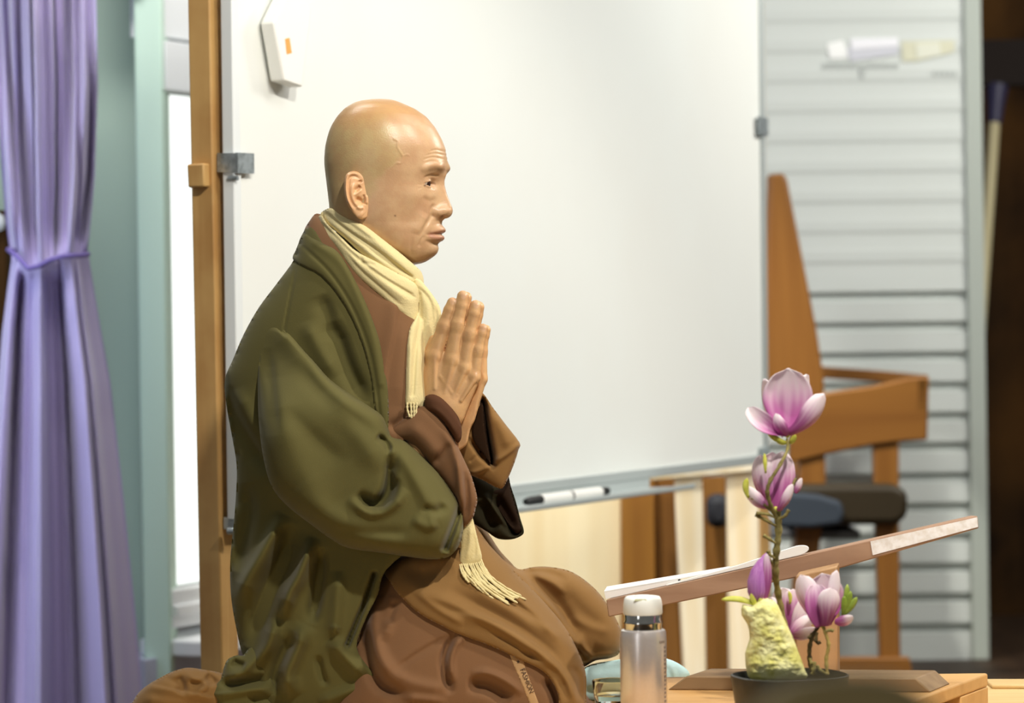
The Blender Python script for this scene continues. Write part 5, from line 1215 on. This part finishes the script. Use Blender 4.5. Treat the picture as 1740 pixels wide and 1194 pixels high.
# scarf
nk = lambda r, c=634: (lambda u, v: r * np.sqrt(np.maximum(0.04, 1 - ((u - c) / (r * 1.08)) ** 2)) + 0.16 * (u - 634))
relief('scarf', [(544, 364), (562, 353), (577, 362), (592, 371), (621, 384), (650, 406), (678, 428), (704, 450), (717, 464), (720, 484), (712, 496), (704, 482), (678, 470), (643, 452), (617, 434), (589, 408), (557, 382)], m_scarf, pr, w0=0, T=11, Tb=9, L=8, step=1.8, front=nk(80), back=lambda u, v: nk(80)(u, v) - 8, smooth=4,
       folds=[([(556, 362), (590, 390), (640, 424), (700, 470)], -4, 2, 6, 0), ([(550, 368), (600, 408), (660, 452)], 3, 5, 5), ([(600, 382), (650, 420), (700, 462)], 3, 6, 6), ([(566, 362), (600, 384), (640, 412)], -2.5, 2, 4), ([(620, 420), (670, 452), (708, 474)], -3, 3, 3)])
relief('scarf', [(541, 372), (547, 366), (557, 381), (583, 406), (605, 426), (637, 443), (672, 462), (704, 480), (713, 496), (712, 520), (708, 553), (690, 540), (668, 521), (637, 495), (608, 470), (588, 446), (572, 422), (553, 401)], m_scarf, pr, w0=0, T=12, Tb=10, L=9, step=1.8, front=nk(88), back=lambda u, v: nk(88)(u, v) - 8, smooth=4,
       folds=[([(552, 382), (580, 412), (610, 440), (650, 470), (700, 500)], -4.5, 2, 6, 0), ([(585, 425), (610, 455), (640, 482), (690, 525)], -2.5, 2, 4), ([(600, 435), (650, 475), (706, 520)], 4, 8, 8), ([(560, 395), (590, 425), (612, 452)], 3, 5, 5), ([(612, 432), (618, 445), (640, 450)], -3, 3, 3)])
hg = lambda u, v: np.maximum(torso.front(u, v) + 3, 62)
relief('scarf', [(703, 478), (712, 474), (722, 484), (736, 502), (747, 521), (750, 540), (745, 562), (738, 578), (731, 600), (726, 622), (724, 650), (724, 676), (722, 692), (706, 692), (690, 688), (689, 660), (690, 612), (692, 580), (697, 556), (706, 540), (711, 522)], m_scarf, pr, w0=0, T=13, Tb=8, L=9, step=1.8, front=hg, back=lambda u, v: hg(u, v) - 8, smooth=4,
       folds=[([(704, 484), (722, 498), (734, 520), (736, 560)], -3, 2, 5), ([(713, 500), (714, 540), (706, 600), (702, 670)], -4.5, 2.5, 5, 0), ([(724, 505), (728, 540), (718, 590), (710, 660)], 3, 6, 6), ([(698, 570), (697, 620), (695, 680)], 3, 4, 4), ([(740, 520), (742, 545), (736, 572)], -3, 2, 3)])
def strands(name, specs, r, parent=pr, m=m_scarf):
    b = MB(); bmf = body_map()
    for pts in specs:
        c = catmull(np.array(pts, float), 5, False); rr = r * (1 + 0.3 * np.sin(np.arange(len(c)) * 2.4)) * SC
        b.tube([Vector(q) for q in bmf(c[:, 0], c[:, 1], c[:, 2])], rr, 6)
    return b.make(name, m, parent, smooth=True, auto=None)
rs_ = np.random.RandomState(5)
strands('fringe', [[(692 + 5.5 * i, 684, float(hg(np.array([695.0]), np.array([690.0]))[0]) + 9), (693 + 5 * i + rs_.uniform(-1, 1), 696, float(hg(np.array([695.0]), np.array([690.0]))[0]) + 11), (695 + 4.2 * i + rs_.uniform(-2, 2), 711 + rs_.uniform(-3, 2), float(hg(np.array([695.0]), np.array([690.0]))[0]) + 12)] for i in range(4)], 1.9)
tl_w = lambda u, v: lapn.front(u, v)
relief('scarf', [(786, 880), (800, 872), (808, 900), (814, 925), (819, 948), (812, 958), (800, 962), (790, 966), (781, 955), (783, 930), (784, 905)], m_scarf, pr, w0=112, T=8, Tb=8, L=6, step=1.6, tilt=(0.1, -0.05, 800, 920), smooth=4, folds=[([(800, 890), (798, 925), (792, 955)], 3, 4, 4), ([(806, 905), (808, 930), (806, 950)], -2, 2, 3)])
sp = []
for i in range(26):
    a = i / 25; x0, y0 = 781 + 37 * a, 958 - 10 * a + (6 if i % 2 else 0)
    j = rs_.uniform(-1, 1)
    x3, y3 = 846 + 48 * a + rs_.uniform(-14, 4), 1020 + 6 * (1 - a) - 8 * a + rs_.uniform(-4, 8)
    if a < 0.35: x3, y3 = 800 + 130 * a + rs_.uniform(-6, 6), 990 + 70 * a + rs_.uniform(-4, 5)
    x1, y1 = x0 + (x3 - x0) * 0.22 + 2 * j, y0 + (y3 - y0) * 0.42; x2, y2 = x0 + (x3 - x0) * 0.6 + 4 * j, y0 + (y3 - y0) * 0.76
    f = lambda x, y: float(lapn.front(np.array([x]), np.array([y]))[0])
    sp.append([(x0, y0, 112), (x1, y1, max(110, f(x1, y1) + 25)), (x2, y2, f(x2, y2) + 26 + 3 * j), (x3, y3, f(x3, y3) + 25)])
strands('fringe', sp, 1.7)

relief('lining_or_shade', [(803, 814), (822, 820), (852, 830), (863, 814), (868, 832), (875, 856), (883, 884), (886, 901), (876, 906), (858, 884), (842, 862), (826, 842), (810, 830)], MATS['dark_lining_or_shade'], pr, w0=-10, T=22, Tb=4, L=10, step=2.0, smooth=3,
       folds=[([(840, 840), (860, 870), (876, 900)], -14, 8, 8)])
